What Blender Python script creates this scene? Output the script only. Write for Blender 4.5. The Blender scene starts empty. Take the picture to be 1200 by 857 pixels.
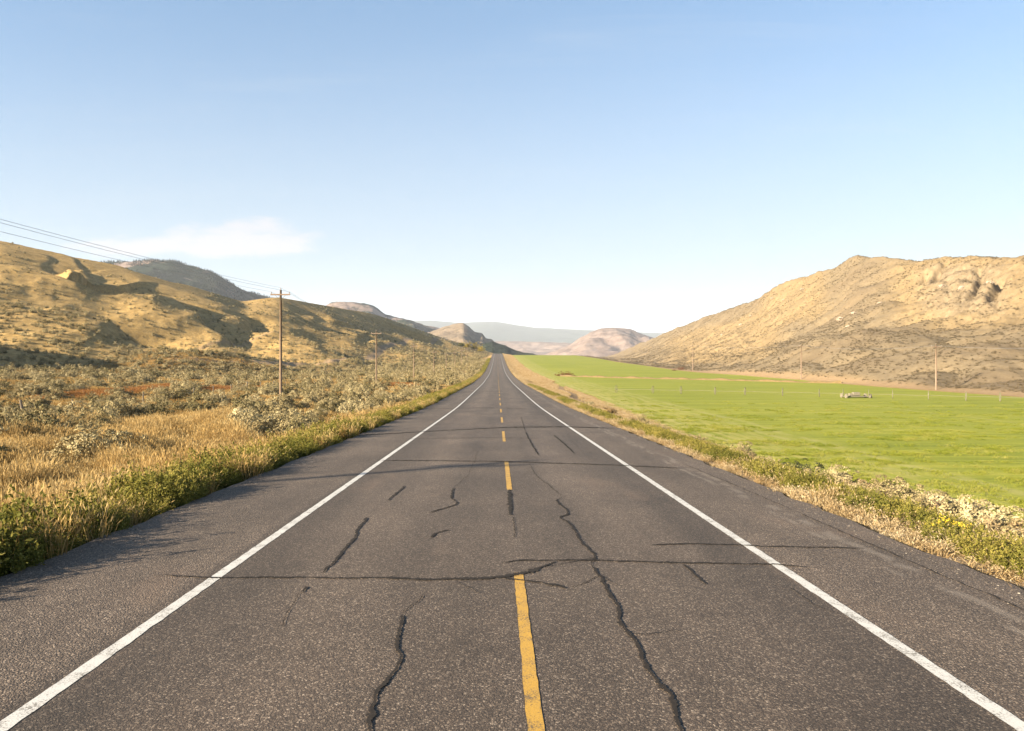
import bpy, math, random
import numpy as np
from mathutils import Vector
R = math.radians
rng = np.random.default_rng(7)
random.seed(7)
scene = bpy.context.scene
COL = scene.collection

# ------------------------------------------------------------------ camera / light
# the camera stands at the world origin (z = 0 is eye level, the road is 2.4 m below it)
F = 800.0; VX = 583.0; HZ = 416.0
cam = bpy.data.cameras.new('camera'); co = bpy.data.objects.new('camera', cam); COL.objects.link(co)
cam.sensor_width = 36; cam.lens = 24; cam.clip_end = 60000; cam.clip_start = 0.1
co.location = (0, 0, 0); co.rotation_euler = (R(90), 0, 0)
cam.shift_x = (600 - VX) / 1200; cam.shift_y = -(428.5 - HZ) / 1200
scene.camera = co
EL = 17.5; SD = np.array([-0.85, -0.53]); SD /= np.linalg.norm(SD)
sv = Vector((SD[0] * math.cos(R(EL)), SD[1] * math.cos(R(EL)), math.sin(R(EL))))
sun = bpy.data.lights.new('sun', 'SUN'); sun.energy = 5.0; sun.angle = R(0.5); sun.color = (1, .855, .64)
so = bpy.data.objects.new('sun', sun); COL.objects.link(so)
so.rotation_euler = sv.to_track_quat('Z', 'Y').to_euler()
scene.view_settings.view_transform = 'Standard'; scene.view_settings.look = 'None'
scene.view_settings.gamma = 1; scene.view_settings.exposure = 2.42
scene.cycles.max_bounces = 6; scene.cycles.diffuse_bounces = 3; scene.cycles.transparent_max_bounces = 8
scene.cycles.volume_bounces = 0

# ------------------------------------------------------------------ node helper
class NT:
    def __init__(s, tree): s.t = tree; s.n = tree.nodes; s.l = tree.links; s.n.clear()
    def new(s, typ, ins=None, **kw):
        n = s.n.new(typ)
        for k, v in kw.items(): setattr(n, k, v)
        for k, v in (ins or {}).items():
            sock = n.inputs[k]
            if isinstance(v, bpy.types.NodeSocket): s.l.new(v, sock)
            else: sock.default_value = v
        return n
    def math(s, op, a, b=0.0, c=None, clamp=False):
        n = s.n.new('ShaderNodeMath'); n.operation = op; n.use_clamp = clamp
        for i, v in enumerate((a, b) if c is None else (a, b, c)):
            if isinstance(v, bpy.types.NodeSocket): s.l.new(v, n.inputs[i])
            else: n.inputs[i].default_value = v
        return n.outputs[0]
    def ramp(s, fac, stops, interp='LINEAR'):
        n = s.n.new('ShaderNodeValToRGB'); n.color_ramp.interpolation = interp
        e = n.color_ramp.elements
        while len(e) < len(stops): e.new(0.5)
        for el, (p, c) in zip(e, stops):
            el.position = p; el.color = c if len(c) == 4 else (*c, 1)
        s.l.new(fac, n.inputs[0]); return n.outputs[0]
    def mix(s, f, a, b, mode='MIX'):
        n = s.n.new('ShaderNodeMix'); n.data_type = 'RGBA'; n.blend_type = mode; n.clamp_factor = True
        for k, v in ((0, f), (6, a), (7, b)):
            if isinstance(v, bpy.types.NodeSocket): s.l.new(v, n.inputs[k])
            else: n.inputs[k].default_value = v if k == 0 or len(v) == 4 else (*v, 1)
        return n.outputs[2]
    def noise(s, vec, scale, detail=3, rough=.55, dist=0):
        n = s.new('ShaderNodeTexNoise', {'Scale': scale, 'Detail': detail, 'Roughness': rough, 'Distortion': dist})
        s.l.new(vec, n.inputs['Vector']); return n.outputs[0]
    def smooth(s, v, a, b):
        n = s.new('ShaderNodeMapRange', {'Value': v, 'From Min': a, 'From Max': b}, interpolation_type='SMOOTHSTEP')
        return n.outputs[0]
    def attr(s, name): return s.new('ShaderNodeAttribute', attribute_name=name)
    def pos(s): return s.new('ShaderNodeNewGeometry').outputs['Position']
    def scalev(s, v, sc):
        n = s.new('ShaderNodeVectorMath', operation='MULTIPLY'); s.l.new(v, n.inputs[0]); n.inputs[1].default_value = sc
        return n.outputs[0]

def mat(name):
    m = bpy.data.materials.new(name); m.use_nodes = True
    return m, NT(m.node_tree)
def finish(nt, col, rough=.9, bump=None, bstr=.5, bdist=.05, spec=.3, trans=0, val=.56):
    col = nt.new('ShaderNodeHueSaturation', {'Color': col, 'Value': val}).outputs[0]
    p = nt.new('ShaderNodeBsdfPrincipled', {'Base Color': col, 'Roughness': rough, 'Specular IOR Level': spec})
    if bump is not None:
        b = nt.new('ShaderNodeBump', {'Height': bump, 'Strength': bstr, 'Distance': bdist})
        nt.l.new(b.outputs[0], p.inputs['Normal'])
    out = p.outputs[0]
    if trans:
        t = nt.new('ShaderNodeBsdfTranslucent', {'Color': col})
        mx = nt.new('ShaderNodeMixShader', {0: trans}); nt.l.new(out, mx.inputs[1]); nt.l.new(t.outputs[0], mx.inputs[2]); out = mx.outputs[0]
    o = nt.new('ShaderNodeOutputMaterial'); nt.l.new(out, o.inputs[0])
def flat_mat(name, c, rough=.8, var=.0, scale=3, metal=0, spec=.3):
    m, n = mat(name)
    base = (*c, 1)
    if var:
        f = n.noise(n.pos(), scale, 4)
        base = n.mix(f, tuple(x * (1 - var) for x in c), tuple(min(1, x * (1 + var)) for x in c))
    finish(n, base, rough, spec=spec); return m

# ------------------------------------------------------------------ world
SKY_STR = 0.05
w = bpy.data.worlds.new("World"); scene.world = w; w.use_nodes = True
n = NT(w.node_tree)
sky = n.new('ShaderNodeTexSky', sky_type='NISHITA', sun_disc=False, sun_elevation=R(EL),
            sun_rotation=math.atan2(SD[0], SD[1]) % (2 * math.pi), air_density=1.0, dust_density=1.0, ozone_density=1.5, altitude=500)
tc = n.new('ShaderNodeTexCoord').outputs['Generated']
sp = n.new('ShaderNodeSeparateXYZ', {0: tc})
dx, dy, dz = sp.outputs
yy = n.math('MAXIMUM', dy, .05)
az = n.math('DIVIDE', dx, yy); ev = n.math('DIVIDE', dz, yy)
cv = n.new('ShaderNodeCombineXYZ', {0: az, 1: n.math('MULTIPLY', ev, 3.2), 2: 0.0}).outputs[0]
nz = n.noise(cv, 13, 8, .62, .4)
def blob(ax, ex, rx, ry):
    a = n.math('POWER', n.math('DIVIDE', n.math('SUBTRACT', az, ax), rx), 2)
    b = n.math('POWER', n.math('DIVIDE', n.math('SUBTRACT', ev, ex), ry), 2)
    return n.math('SUBTRACT', 1, n.math('ADD', a, b), clamp=True)
m1 = blob(-.37, .172, .13, .034); m2 = blob(-.55, .158, .10, .02); m3 = blob(.06, .052, .22, .03); m4=blob(-.42,.158,.2,.02)
mm = n.math('ADD', n.math('ADD', m1, n.math('MULTIPLY', m2, .8)), n.math('ADD', n.math('MULTIPLY', m3, .55), n.math('MULTIPLY', m4, .45)))
cl = n.math('MULTIPLY', n.smooth(n.math('ADD', nz, n.math('MULTIPLY', mm, .34)), .5, .86), n.smooth(mm, 0, .25))
haze_low = n.math('MULTIPLY', n.smooth(ev, .56, -.08), .97)
wisp = n.math('MULTIPLY', n.smooth(n.noise(n.scalev(cv, (.5, 1.8, 1)), 3, 7, .62, .6), .5, .9), .22)
c = n.mix(.45, sky.outputs[0], (.95, 1.75, 2.75))
c = n.mix(haze_low, c, (2.5, 2.83, 3.05))
c = n.mix(wisp, c, (2.9, 3.1, 3.25))
c = n.mix(n.math('MULTIPLY', cl, .55), c, (3.7, 3.35, 3.25))
bg = n.new('ShaderNodeBackground', {'Color': c, 'Strength': SKY_STR})
o = n.new('ShaderNodeOutputWorld'); n.l.new(bg.outputs[0], o.inputs[0])

# ------------------------------------------------------------------ numpy noise
_p = rng.permutation(4096); _g = rng.uniform(0, 2 * np.pi, 4096)
def perlin(x, y):
    xi = np.floor(x).astype(np.int64); yi = np.floor(y).astype(np.int64); xf = x - xi; yf = y - yi
    def gr(a, b, u, v):
        h = _p[(_p[a & 4095] + b) & 4095]; t = _g[h]; return np.cos(t) * u + np.sin(t) * v
    u = xf**3 * (xf * (xf * 6 - 15) + 10); v = yf**3 * (yf * (yf * 6 - 15) + 10)
    n00 = gr(xi, yi, xf, yf); n10 = gr(xi + 1, yi, xf - 1, yf); n01 = gr(xi, yi + 1, xf, yf - 1); n11 = gr(xi + 1, yi + 1, xf - 1, yf - 1)
    return ((n00 * (1 - u) + n10 * u) * (1 - v) + (n01 * (1 - u) + n11 * u) * v) * 1.5
def fbm(x, y, oct=4, gain=.5):
    s = 0; a = 1
    for i in range(oct): s = s + a * perlin(x * 2**i + 17.3 * i, y * 2**i + 9.1 * i); a *= gain
    return s
def ss(x, a, b):
    t = np.clip((x - a) / (b - a), 0, 1); return t * t * (3 - 2 * t)
def table(xs, ys, smooth=0.0, step=4.0):
    xs = np.array(xs, float); ys = np.array(ys, float)
    gx = np.arange(xs[0], xs[-1] + step, step); gy = np.interp(gx, xs, ys)
    if smooth:
        k = int(3 * smooth / step); kk = np.exp(-.5 * (np.arange(-k, k + 1) * step / smooth)**2); kk /= kk.sum()
        gp = np.concatenate([2 * gy[0] - gy[k:0:-1], gy, 2 * gy[-1] - gy[-2:-k - 2:-1]]); gy = np.convolve(gp, kk, 'valid')
    return lambda q: np.interp(q, gx, gy)

# ------------------------------------------------------------------ terrain
road_z = table([-200, -40, 0, 60, 97, 160, 260, 330, 400, 510, 620, 760, 860, 930, 1000, 1100, 1300, 1600],
               [5.1, -.9, -2.4, -4.55, -5.35, -6.75, -7.95, -8.1, -7.4, -5.7, -3.4, -.2, 1.5, 1.7, .5, -3, -12, -14], smooth=10)
road_x = lambda Y: -((np.maximum(Y - 935, 0))**2) / 900
left_p = table([-200, 0, 60, 100, 150, 200, 260, 1600], [1.0, -.4, -.9, -.1, .0, 0, 0, 0], smooth=14)      # plain height relative to the road
field_z = table([-200, 0, 60, 100, 200, 260, 330, 400, 510, 620, 760, 860, 930, 1000, 1100, 1300, 1600],
                [-5.5, -6.9, -7.2, -7.55, -8.2, -8.3, -8.4, -7.8, -6.1, -4.0, -1.2, -.2, -.6, -2, -5, -13, -14], smooth=14)
# left hill, by bearing: foot distance, ridge distance, ridge height row
LP = [-2400, -1400, -700, -300, 0, 40, 100, 165, 200, 250, 285, 325, 350, 400, 440, 480, 520, 560, 578, 584]
LB = [110, 125, 140, 148, 152, 155, 162, 172, 178, 186, 194, 204, 215, 255, 295, 350, 450, 600, 820, 900]
LR = [330, 380, 420, 440, 450, 455, 465, 480, 492, 515, 535, 560, 590, 680, 770, 830, 880, 915, 940, 950]
LS = [225, 235, 245, 262, 281, 290, 302, 317, 328, 341, 353, 348, 353, 361, 369, 383, 396, 408, 414, 416]
fLB = table(LP, LB, 12); fLR = table(LP, LR, 12); fLS = table(LP, LS, 5, 2)
# right hill
RP = [590, 640, 700, 715, 745, 800, 840, 880, 900, 925, 955, 975, 985, 1000, 1040, 1080, 1140, 1200, 1400, 1800, 3000]
RS = [419, 419, 419, 418, 405, 382, 367, 354, 343, 332, 319, 315, 312, 301, 300.5, 304, 303, 299, 250, 150, -100]
fRS = table(RP, RS, 3, 2)
fRB = lambda px: np.clip(96 * F / np.maximum(px - VX, 10), 20, 900)
fRR = lambda px: np.clip(245 * F / np.maximum(px - VX, 10), 55, 1500)

def plain(X, Y):
    rz = road_z(Y); d = X - road_x(Y)
    # left side
    zl = rz - .12 - .75 * ss(-d, 6.2, 9.5) + (left_p(Y) + .75) * ss(-d, 10, 30) + (0.035 * np.maximum(-d - 40, 0)) * ss(300 - Y, 0, 150)
    fz = field_z(Y) - .006 * np.maximum(d - 30, 0) * ss(Y, 300, 900)
    zr = rz - .12 - .85 * ss(d, 6.3, 10)
    zr = zr + (fz - zr) * ss(d, 10, 17)
    z = np.where(d < 0, zl, zr)
    lump = .12 * fbm(X * .35, Y * .35, 3) * ss(np.abs(d), 7, 12) * (1 - ss(d, 13, 17)) + .35 * fbm(X * .05, Y * .05, 2) * ss(-d, 14, 30)
    return z + lump

def hills_raw(X, Y):
    """relative elevation rows of both hills without folds"""
    Yc = np.maximum(Y, 25.0); px = VX + F * X / Yc
    pl = plain(X, Y)
    # left
    b = fLB(px); r = fLR(px); t = (Yc - b) / (r - b)
    rowb = HZ - F * pl / Yc
    zr = (HZ - fLS(px)) / F * r
    pb = plain(b * (px - VX) / F, b)
    e0 = pb / b; e1 = zr / r
    tt = np.clip(t, 0, 1)
    ez = e0 + (e1 - e0) * (tt * 1.35 - .35 * tt * tt)
    zl = np.where(t < 1, ez * Yc, zr - (np.maximum(t - 1, 0) * (r - b))**2 / 900 - .1 * np.maximum(t - 1, 0) * (r - b))
    mL = ss(t, -.01, .06) * (X < 4)
    # right
    b = fRB(px); r = fRR(px); t = (Yc - b) / (r - b); tt = np.clip(t, 0, 1)
    pb = plain(b * (px - VX) / F, b); zr = (HZ - fRS(px)) / F * r
    e0 = pb / b; e1 = zr / r
    ez = e0 + (e1 - e0) * (tt * .9 + .1 * tt * tt)
    zR = np.where(t < 1, ez * Yc, zr - (np.maximum(t - 1, 0) * (r - b))**2 / 700)
    mR = ss(t, -.02, .05) * (X > 60)
    return pl, zl, mL, zR, mR, px

def base_h(X, Y):
    pl, zl, mL, zR, mR, px = hills_raw(X, Y)
    z = pl + (np.maximum(zl, -14) - pl) * mL
    z = z + (np.maximum(zR, -14) - z) * mR
    return z, mL, mR, px

def on_hill(px, row, y0=60, y1=1500):
    Y = np.linspace(y0, y1, 1500); X = (px - VX) / F * Y
    z = base_h(X, Y)[0]; e = HZ - F * z / Y
    k = np.argmax(e <= row)
    if e[k] > row: k = int(np.argmin(e))
    return X[k], Y[k], z[k]

# scarps on the left hill, traced where the photo has folds: (points, drop, wall width, fade length)
SC = [
 ([(-40, 268), (8, 288), (36, 296), (56, 309)], 4, 9, 26),
 ([(66, 297), (82, 303), (94, 312), (108, 321)], 4.5, 9, 24),
 ([(104, 301), (130, 309), (160, 319), (205, 333)], 8, 10, 24),
 ([(45, 308), (80, 318), (110, 328), (146, 342)], 7, 8, 18),
 ([(-60, 300), (0, 315), (35, 320), (85, 337)], 12, 14, 40),
 ([(-80, 350), (0, 366), (40, 376), (85, 388), (118, 404)], 17, 13, 34),
 ([(118, 366), (150, 376), (180, 388), (214, 404)], 8, 8, 20),
 ([(170, 320), (200, 330), (230, 338), (295, 357)], 8, 10, 20),
 ([(196, 350), (215, 360), (235, 374), (252, 388)], 5, 7, 16),
 ([(300, 380), (330, 388), (365, 402), (412, 420)], 6, 8, 20),
 ([(280, 394), (310, 398), (350, 408), (385, 420)], 2.6, 8, 24),
 ([(385, 390), (410, 396), (430, 403)], 5, 8, 20),
 ([(415, 365), (440, 374), (470, 384), (510, 398)], 7, 10, 26),
 ([(480, 397), (505, 404), (530, 412), (548, 419)], 4, 7, 22),
 ([(495, 388), (520, 397), (548, 407), (570, 415)], 5, 8, 22),
 ([(268, 368), (282, 376), (300, 386)], 5, 7, 16),
 ([(340, 366), (372, 374), (400, 386)], 5, 8, 18),
]
SCW = [([on_hill(*p)[:2] for p in pts], A * 1.15, A * 1.55, A * 4 + 18) for pts, A, ww, L in SC]
def scarps(X, Y):
    out = np.zeros_like(X)
    for pts, A, ww, L in SCW:
        P = np.array(pts)
        lo = P.min(0) - 120; hi = P.max(0) + 120
        sel = (X > lo[0]) & (X < hi[0]) & (Y > lo[1]) & (Y < hi[1])
        if not sel.any(): continue
        x = X[sel]; y = Y[sel]
        x = x + 9 * perlin(x / 34 + 3, y / 34); y = y + 9 * perlin(x / 34, y / 34 + 8)
        best = np.full(x.shape, 1e9); s = np.zeros(x.shape); u = np.zeros(x.shape); nseg = len(P) - 1
        ch = P[-1] - P[0]; flip = ch[1] * -SD[0] - ch[0] * -SD[1] < 0
        for i in range(nseg):
            a = P[i]; d = P[i + 1] - a; ln = np.hypot(*d) + 1e-6; d = d / ln
            t = ((x - a[0]) * d[0] + (y - a[1]) * d[1]); tc_ = np.clip(t, 0, ln)
            ex = x - a[0] - tc_ * d[0]; ey = y - a[1] - tc_ * d[1]; dist = np.hypot(ex, ey)
            # positive on the down-sun side
            nx, ny = d[1], -d[0]
            if flip: nx, ny = -nx, -ny
            sg = (x - a[0]) * nx + (y - a[1]) * ny
            m = dist < best; best[m] = dist[m]; s[m] = np.where(sg[m] >= 0, dist[m], -dist[m])
            u[m] = (i + t[m] / ln) / nseg
        tap = ss(u, -.15, .2) * (1 - ss(u, .75, 1.15))
        g = np.where(s > 0, -ss(s, 0, ww) * np.exp(-np.maximum(s - ww, 0) / L), 0) + .16 * np.where(s > 0, 1 - ss(s, 0, ww), np.exp(-(np.minimum(s, 0) / (ww * 2.2))**2))
        out[sel] += A * tap * g * (1 - ss(best, 50, 105))
    return out

def poly_dist(X, Y, pts):
    best = np.full(X.shape, 1e9)
    for (x0, y0), (x1, y1) in zip(pts[:-1], pts[1:]):
        d = np.array([x1 - x0, y1 - y0]); ln = d @ d + 1e-9
        t = np.clip(((X - x0) * d[0] + (Y - y0) * d[1]) / ln, 0, 1)
        best = np.minimum(best, np.hypot(X - x0 - t * d[0], Y - y0 - t * d[1]))
    return best
CREV = [[on_hill(*p)[:2] for p in c_] for c_ in ([(1110, 311), (1099, 320), (1096, 332)], [(1148, 316), (1151, 326), (1147, 338), (1138, 352)], [(1173, 330), (1169, 342), (1163, 352)], [(1137, 326), (1131, 334)], [(1085, 325), (1078, 338)], [(866, 372), (862, 388)])]
def height(X, Y, full=False):
    X = np.asarray(X, float); Y = np.asarray(Y, float)
    z, mL, mR, px = base_h(X, Y)
    amp = mL * (X < 0)
    fade = 1 - .85 * ss((np.maximum(Y, 25) - fLB(px)) / (fLR(px) - fLB(px)), .7, .98)
    amp = amp * fade
    z = z + amp * (2.4 * fbm(X / 90 + Y / 200, Y / 110 - X / 300, 2) + 1.6 * (1 - 2 * np.abs(perlin(X / 42 + .3, Y / 60))) + .5 * fbm(X / 11, Y / 11, 3)) * ss(-X, 15, 70)
    z = z + (X < -80) * 30 * np.exp(-(((X + 192) * .53 - (Y - 138) * .85) / 30)**4 - (((X + 192) * .85 + (Y - 138) * .53) / 26)**2)  # knoll added out of view on the left to cast shadow on the hill foot
    z = z + scarps(X, Y) * (amp > 0) * fade * ss(-X, 18, 35)
    pz = plain(X, Y) - .4; lo = (amp > 0) & (z < pz + 2); z = np.where(lo, pz + 2 * np.exp(np.minimum((z - pz - 2) / 2, 0)), z) if lo.any() else z
    # right hill: gullies, spur and crags
    rr = mR * (X > 60)
    z = z + rr * ss(X, 96, 130) * (2.2 * fbm(X / 60, Y / 60 + X / 90, 3) + .7 * fbm(X / 8, Y / 9, 3))
    z = z + rr * 8 * np.exp(-((X - 128) / 24)**2 - ((Y - 262 - (X - 128) * .5) / 85)**2)
    cr = np.exp(-(((px - 1130) / 75)**4)) * ss(X, 165, 195) * (1 - ss(X, 232, 250)) + .6 * np.exp(-(((px - 850) / 60)**4)) * ss(X, 112, 135) * (1 - ss(X, 205, 230)) + .5 * np.exp(-(((px - 930) / 35)**4)) * ss(X, 180, 200)
    crag = np.abs(perlin(Y / 12 + X / 40, X / 22)) + .5 * np.abs(perlin(Y / 5, X / 7)) + .3 * np.abs(perlin(Y / 2.3, X / 3))
    z = z + rr * cr * (3.4 * (crag - .35) + 1.6 * np.abs(perlin(Y / 1.7 + 4, X / 2.0)))
    z = z - rr * ss(X, 96, 115) * 2.6 * (1 - np.abs(perlin(X / 55 + Y / 80, Y / 24 - X / 60)) * 2.2).clip(0, 1)**2 * ss(250 - X, 0, 40)
    if len(CREV):
        sel = (X > 150) & (X < 300) & (Y > 200) & (Y < 500)
        if sel.any():
            zz = z[sel]; xs_ = X[sel]; ys_ = Y[sel]
            for c_ in CREV: zz = zz - 4 * np.exp(-(poly_dist(xs_, ys_, c_) / 1.7)**2)
            z = z.copy(); z[sel] = zz
    if full: return z, mL, mR, px, cr
    return z
def hz(x, y): return float(height(np.array([x]), np.array([y]))[0])

# ------------------------------------------------------------------ mesh helpers
def mesh_np(name, V, faces, smooth=False):
    me = bpy.data.meshes.new(name); V = np.asarray(V, np.float32)
    me.vertices.add(len(V)); me.vertices.foreach_set('co', V.ravel())
    if isinstance(faces, np.ndarray): faces = [faces]
    faces = [np.asarray(f) for f in faces if len(f)]
    idx = np.concatenate([f.ravel() for f in faces]).astype(np.int32)
    tot = np.concatenate([np.full(len(f), f.shape[1]) for f in faces]).astype(np.int32)
    st = np.concatenate([[0], np.cumsum(tot)[:-1]]).astype(np.int32)
    me.loops.add(len(idx)); me.loops.foreach_set('vertex_index', idx)
    me.polygons.add(len(tot)); me.polygons.foreach_set('loop_start', st); me.polygons.foreach_set('loop_total', tot)
    me.update(calc_edges=True)
    me.polygons.foreach_set('use_smooth', np.full(len(tot), bool(smooth)))
    return me
def fattr(me, name, vals):
    a = me.attributes.new(name, 'FLOAT', 'POINT'); a.data.foreach_set('value', np.asarray(vals, np.float32))
def link(name, me, m=None, parent=None, loc=(0, 0, 0), kind=None, label=None, cat=None, group=None):
    o = bpy.data.objects.new(name, me); COL.objects.link(o); o.location = loc
    if m is not None and not me.materials: me.materials.append(m)
    if parent is not None: o.parent = parent
    tag(o, label, cat, group, kind); return o
def tag(o, label=None, cat=None, group=None, kind=None):
    if label: o['label'] = label
    if cat: o['category'] = cat
    if group: o['group'] = group
    if kind: o['kind'] = kind
def empty(name, loc, label, cat, group=None, rz=0):
    o = bpy.data.objects.new(name, None); COL.objects.link(o); o.location = loc; o.rotation_euler.z = rz
    o.empty_display_size = .3; tag(o, label, cat, group); return o
def grid_faces(nr, nc):
    i = np.arange(nr - 1)[:, None] * nc + np.arange(nc - 1)[None]
    i = i.ravel(); return np.stack([i, i + 1, i + nc + 1, i + nc], 1)
class MB:
    """collects simple solids into one mesh"""
    def __init__(s): s.v = []; s.f = []; s.k = 0
    def add(s, V, Fs):
        s.v.append(np.asarray(V, float)); s.f += [tuple(i + s.k for i in f) for f in Fs]; s.k += len(V); return s
    def tube(s, pts, rad, seg=8, cap=True):
        pts = [Vector(p) for p in pts]; rad = rad if hasattr(rad, '__len__') else [rad] * len(pts)
        V = []
        for i, p in enumerate(pts):
            d = (pts[min(i + 1, len(pts) - 1)] - pts[max(i - 1, 0)]).normalized()
            a = d.cross(Vector((0, 0, 1)))
            if a.length < .05: a = d.cross(Vector((0, 1, 0)))
            a.normalize(); b = d.cross(a)
            for k in range(seg):
                t = 2 * math.pi * k / seg; V.append(p + (a * math.cos(t) + b * math.sin(t)) * rad[i])
        Fs = [(i * seg + k, i * seg + (k + 1) % seg, (i + 1) * seg + (k + 1) % seg, (i + 1) * seg + k) for i in range(len(pts) - 1) for k in range(seg)]
        if cap: Fs += [tuple(range(seg)), tuple(reversed(range((len(pts) - 1) * seg, len(pts) * seg)))]
        return s.add([tuple(v) for v in V], Fs)
    def box(s, c, size, bev=.0):
        x, y, z = c; a, b, h = [q / 2 for q in size]; e = bev
        V = []; 
        for zz, ee in ((-h, e), (-h + e, 0), (h - e, 0), (h, e)):
            V += [(x - a + ee, y - b + ee, z + zz), (x + a - ee, y - b + ee, z + zz), (x + a - ee, y + b - ee, z + zz), (x - a + ee, y + b - ee, z + zz)]
        Fs = [(3, 2, 1, 0), (12, 13, 14, 15)] + [(r * 4 + k, r * 4 + (k + 1) % 4, r * 4 + 4 + (k + 1) % 4, r * 4 + 4 + k) for r in range(3) for k in range(4)]
        return s.add(V, Fs)
    def mesh(s, name, smooth=False):
        me = bpy.data.meshes.new(name); me.from_pydata(np.concatenate(s.v).tolist(), [], s.f); me.update()
        if smooth: me.polygons.foreach_set('use_smooth', [True] * len(me.polygons))
        return me

# ------------------------------------------------------------------ ground material
gm, n = mat('dry_grassland')
P = n.pos()
big = n.noise(P, .02, 5, .6); mid = n.noise(P, .25, 5, .65); fine = n.noise(P, 2.2, 5, .7); vf = n.noise(P, 14, 4, .7)
gold = n.ramp(n.math('ADD', n.math('MULTIPLY', mid, .6), n.math('MULTIPLY', fine, .4)),
              [(.3, (.26, .165, .06)), (.47, (.46, .30, .11)), (.6, (.62, .415, .16)), (.75, (.72, .52, .25))])
sagec = n.ramp(fine, [(.35, (.12, .09, .045)), (.55, (.26, .20, .10)), (.7, (.38, .30, .16))])
spk = n.smooth(n.math('ADD', n.noise(P, .9, 4, .7), n.math('MULTIPLY', big, .25)), .55, .72)
col = n.mix(n.math('MULTIPLY', spk, .38), gold, sagec)
red = n.mix(fine, (.34, .13, .045), (.42, .22, .08))
col = n.mix(n.math('MULTIPLY', n.attr('red').outputs['Fac'], n.smooth(mid, .35, .6)), col, red)
rock = n.ramp(n.math('ADD', n.math('MULTIPLY', n.noise(n.scalev(P, (1, 1, .5)), .45, 6, .7), .7), n.math('MULTIPLY', vf, .3)), [(.35, (.17, .125, .08)), (.5, (.29, .22, .135)), (.68, (.39, .305, .20))])
col = n.mix(n.attr('rock').outputs['Fac'], col, rock)
rh = n.ramp(n.math('ADD', n.math('MULTIPLY', n.noise(n.scalev(P, (.7, 1.2, 2)), .5, 6, .72), .6), n.math('MULTIPLY', fine, .4)),
            [(.32, (.14, .10, .065)), (.47, (.235, .18, .11)), (.6, (.295, .23, .145)), (.75, (.37, .30, .195))])
rh = n.mix(n.math('MULTIPLY', n.smooth(n.noise(P, .03, 3), .45, .65), .4), rh, (.20, .145, .09))
col = n.mix(n.math('MULTIPLY', n.attr('righthill').outputs['Fac'], n.math('SUBTRACT', 1, n.attr('rock').outputs['Fac'])), col, rh)
dirt = n.mix(n.noise(P, 1.5, 4), (.32, .20, .11), (.45, .33, .21))
col = n.mix(n.math('MULTIPLY', n.attr('dirt').outputs['Fac'], n.smooth(n.noise(P, .8, 4), .3, .5)), col, dirt)
finish(n, col, .95, n.math('ADD', n.math('MULTIPLY', fine, .7), n.math('MULTIPLY', vf, .15)), .9, .35, spec=.1)

# ------------------------------------------------------------------ ground mesh
def poly_dist(X, Y, pts):
    best = np.full(X.shape, 1e9)
    for (x0, y0), (x1, y1) in zip(pts[:-1], pts[1:]):
        d = np.array([x1 - x0, y1 - y0]); ln = d @ d + 1e-9
        t = np.clip(((X - x0) * d[0] + (Y - y0) * d[1]) / ln, 0, 1)
        best = np.minimum(best, np.hypot(X - x0 - t * d[0], Y - y0 - t * d[1]))
    return best
NY, NX = 1100, 1180
jy = np.linspace(0, 1, NY); Yg = -60 + 0.0 + 70 * (np.exp(jy * math.log(2300 / 70)) - 1)
q = np.linspace(-1, 1, NX); ug = np.sign(q) * (np.abs(q) * .95 + 1.2 * np.abs(q)**5)
YY, UU = np.meshgrid(Yg, ug, indexing='ij'); XX = UU * (YY + 130)
ZZ, mL, mR, PX, CR = height(XX, YY, True)
onroad = np.abs(XX - road_x(YY)) < 5.6
ZZ[onroad] = road_z(YY[onroad]) - .15
me = mesh_np('ground', np.stack([XX, YY, ZZ], -1).reshape(-1, 3), grid_faces(NY, NX), True)
RED = []
redm = np.zeros_like(XX)
for (px, row, rx, ry) in ((205, 455, 24, 6), (120, 466, 20, 5), (265, 455, 12, 6), (92, 467, 14, 4), (470, 448, 22, 4), (430, 452, 12, 4)):
    Yq = 5.4 * F / (row - HZ) if px < 300 else 6.4 * F / (row - HZ); Xq = (px - VX) / F * Yq; RED.append((Xq, Yq, rx / F * Yq * 1.3, ry / F * Yq * 14 * 1.1))
    redm = np.maximum(redm, np.exp(-((XX - Xq) / (rx / F * Yq))**2 - ((YY - Yq) / (ry / F * Yq * 14))**2) * 1.6)
track1 = [on_hill(*p)[:2] for p in ((-60, 431), (80, 430), (170, 429), (240, 429), (300, 428), (340, 427), (385, 424), (420, 417), (450, 408), (475, 401), (500, 398), (530, 397))]
track2 = [on_hill(*p)[:2] for p in ((190, 386), (250, 387), (300, 389), (350, 392))]
dirt = np.zeros_like(XX)
dirt = np.maximum(dirt, 1 - ss(poly_dist(XX, YY, track1), 1.8, 3.6)); dirt = np.maximum(dirt, .6 * (1 - ss(poly_dist(XX, YY, track2), 1, 2.5)))
px_ = lambda Y: 11 + 5 * ss(Y, 40, 200) + .7 * np.sin(Y / 9) + .5 * np.sin(Y / 23)
dirt = np.maximum(dirt, (1 - ss(np.abs(XX - px_(YY)), .5, 1.3)) * (YY > 18) * .9)
dirt = np.maximum(dirt, (1 - ss(np.abs(XX - road_x(YY)), 6.3, 7.2)) * .8)
dirt = np.maximum(dirt, np.exp(-((XX - 98) / 2.6)**4) * .75 * (YY > 30) * (YY < 900))
fattr(me, 'red', redm.ravel()); fattr(me, 'dirt', dirt.ravel()); fattr(me, 'rock', np.clip(CR * mR, 0, 1).ravel()); fattr(me, 'righthill', (mR * (XX > 60)).ravel())
link('ground', me, gm, kind='structure')

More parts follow.
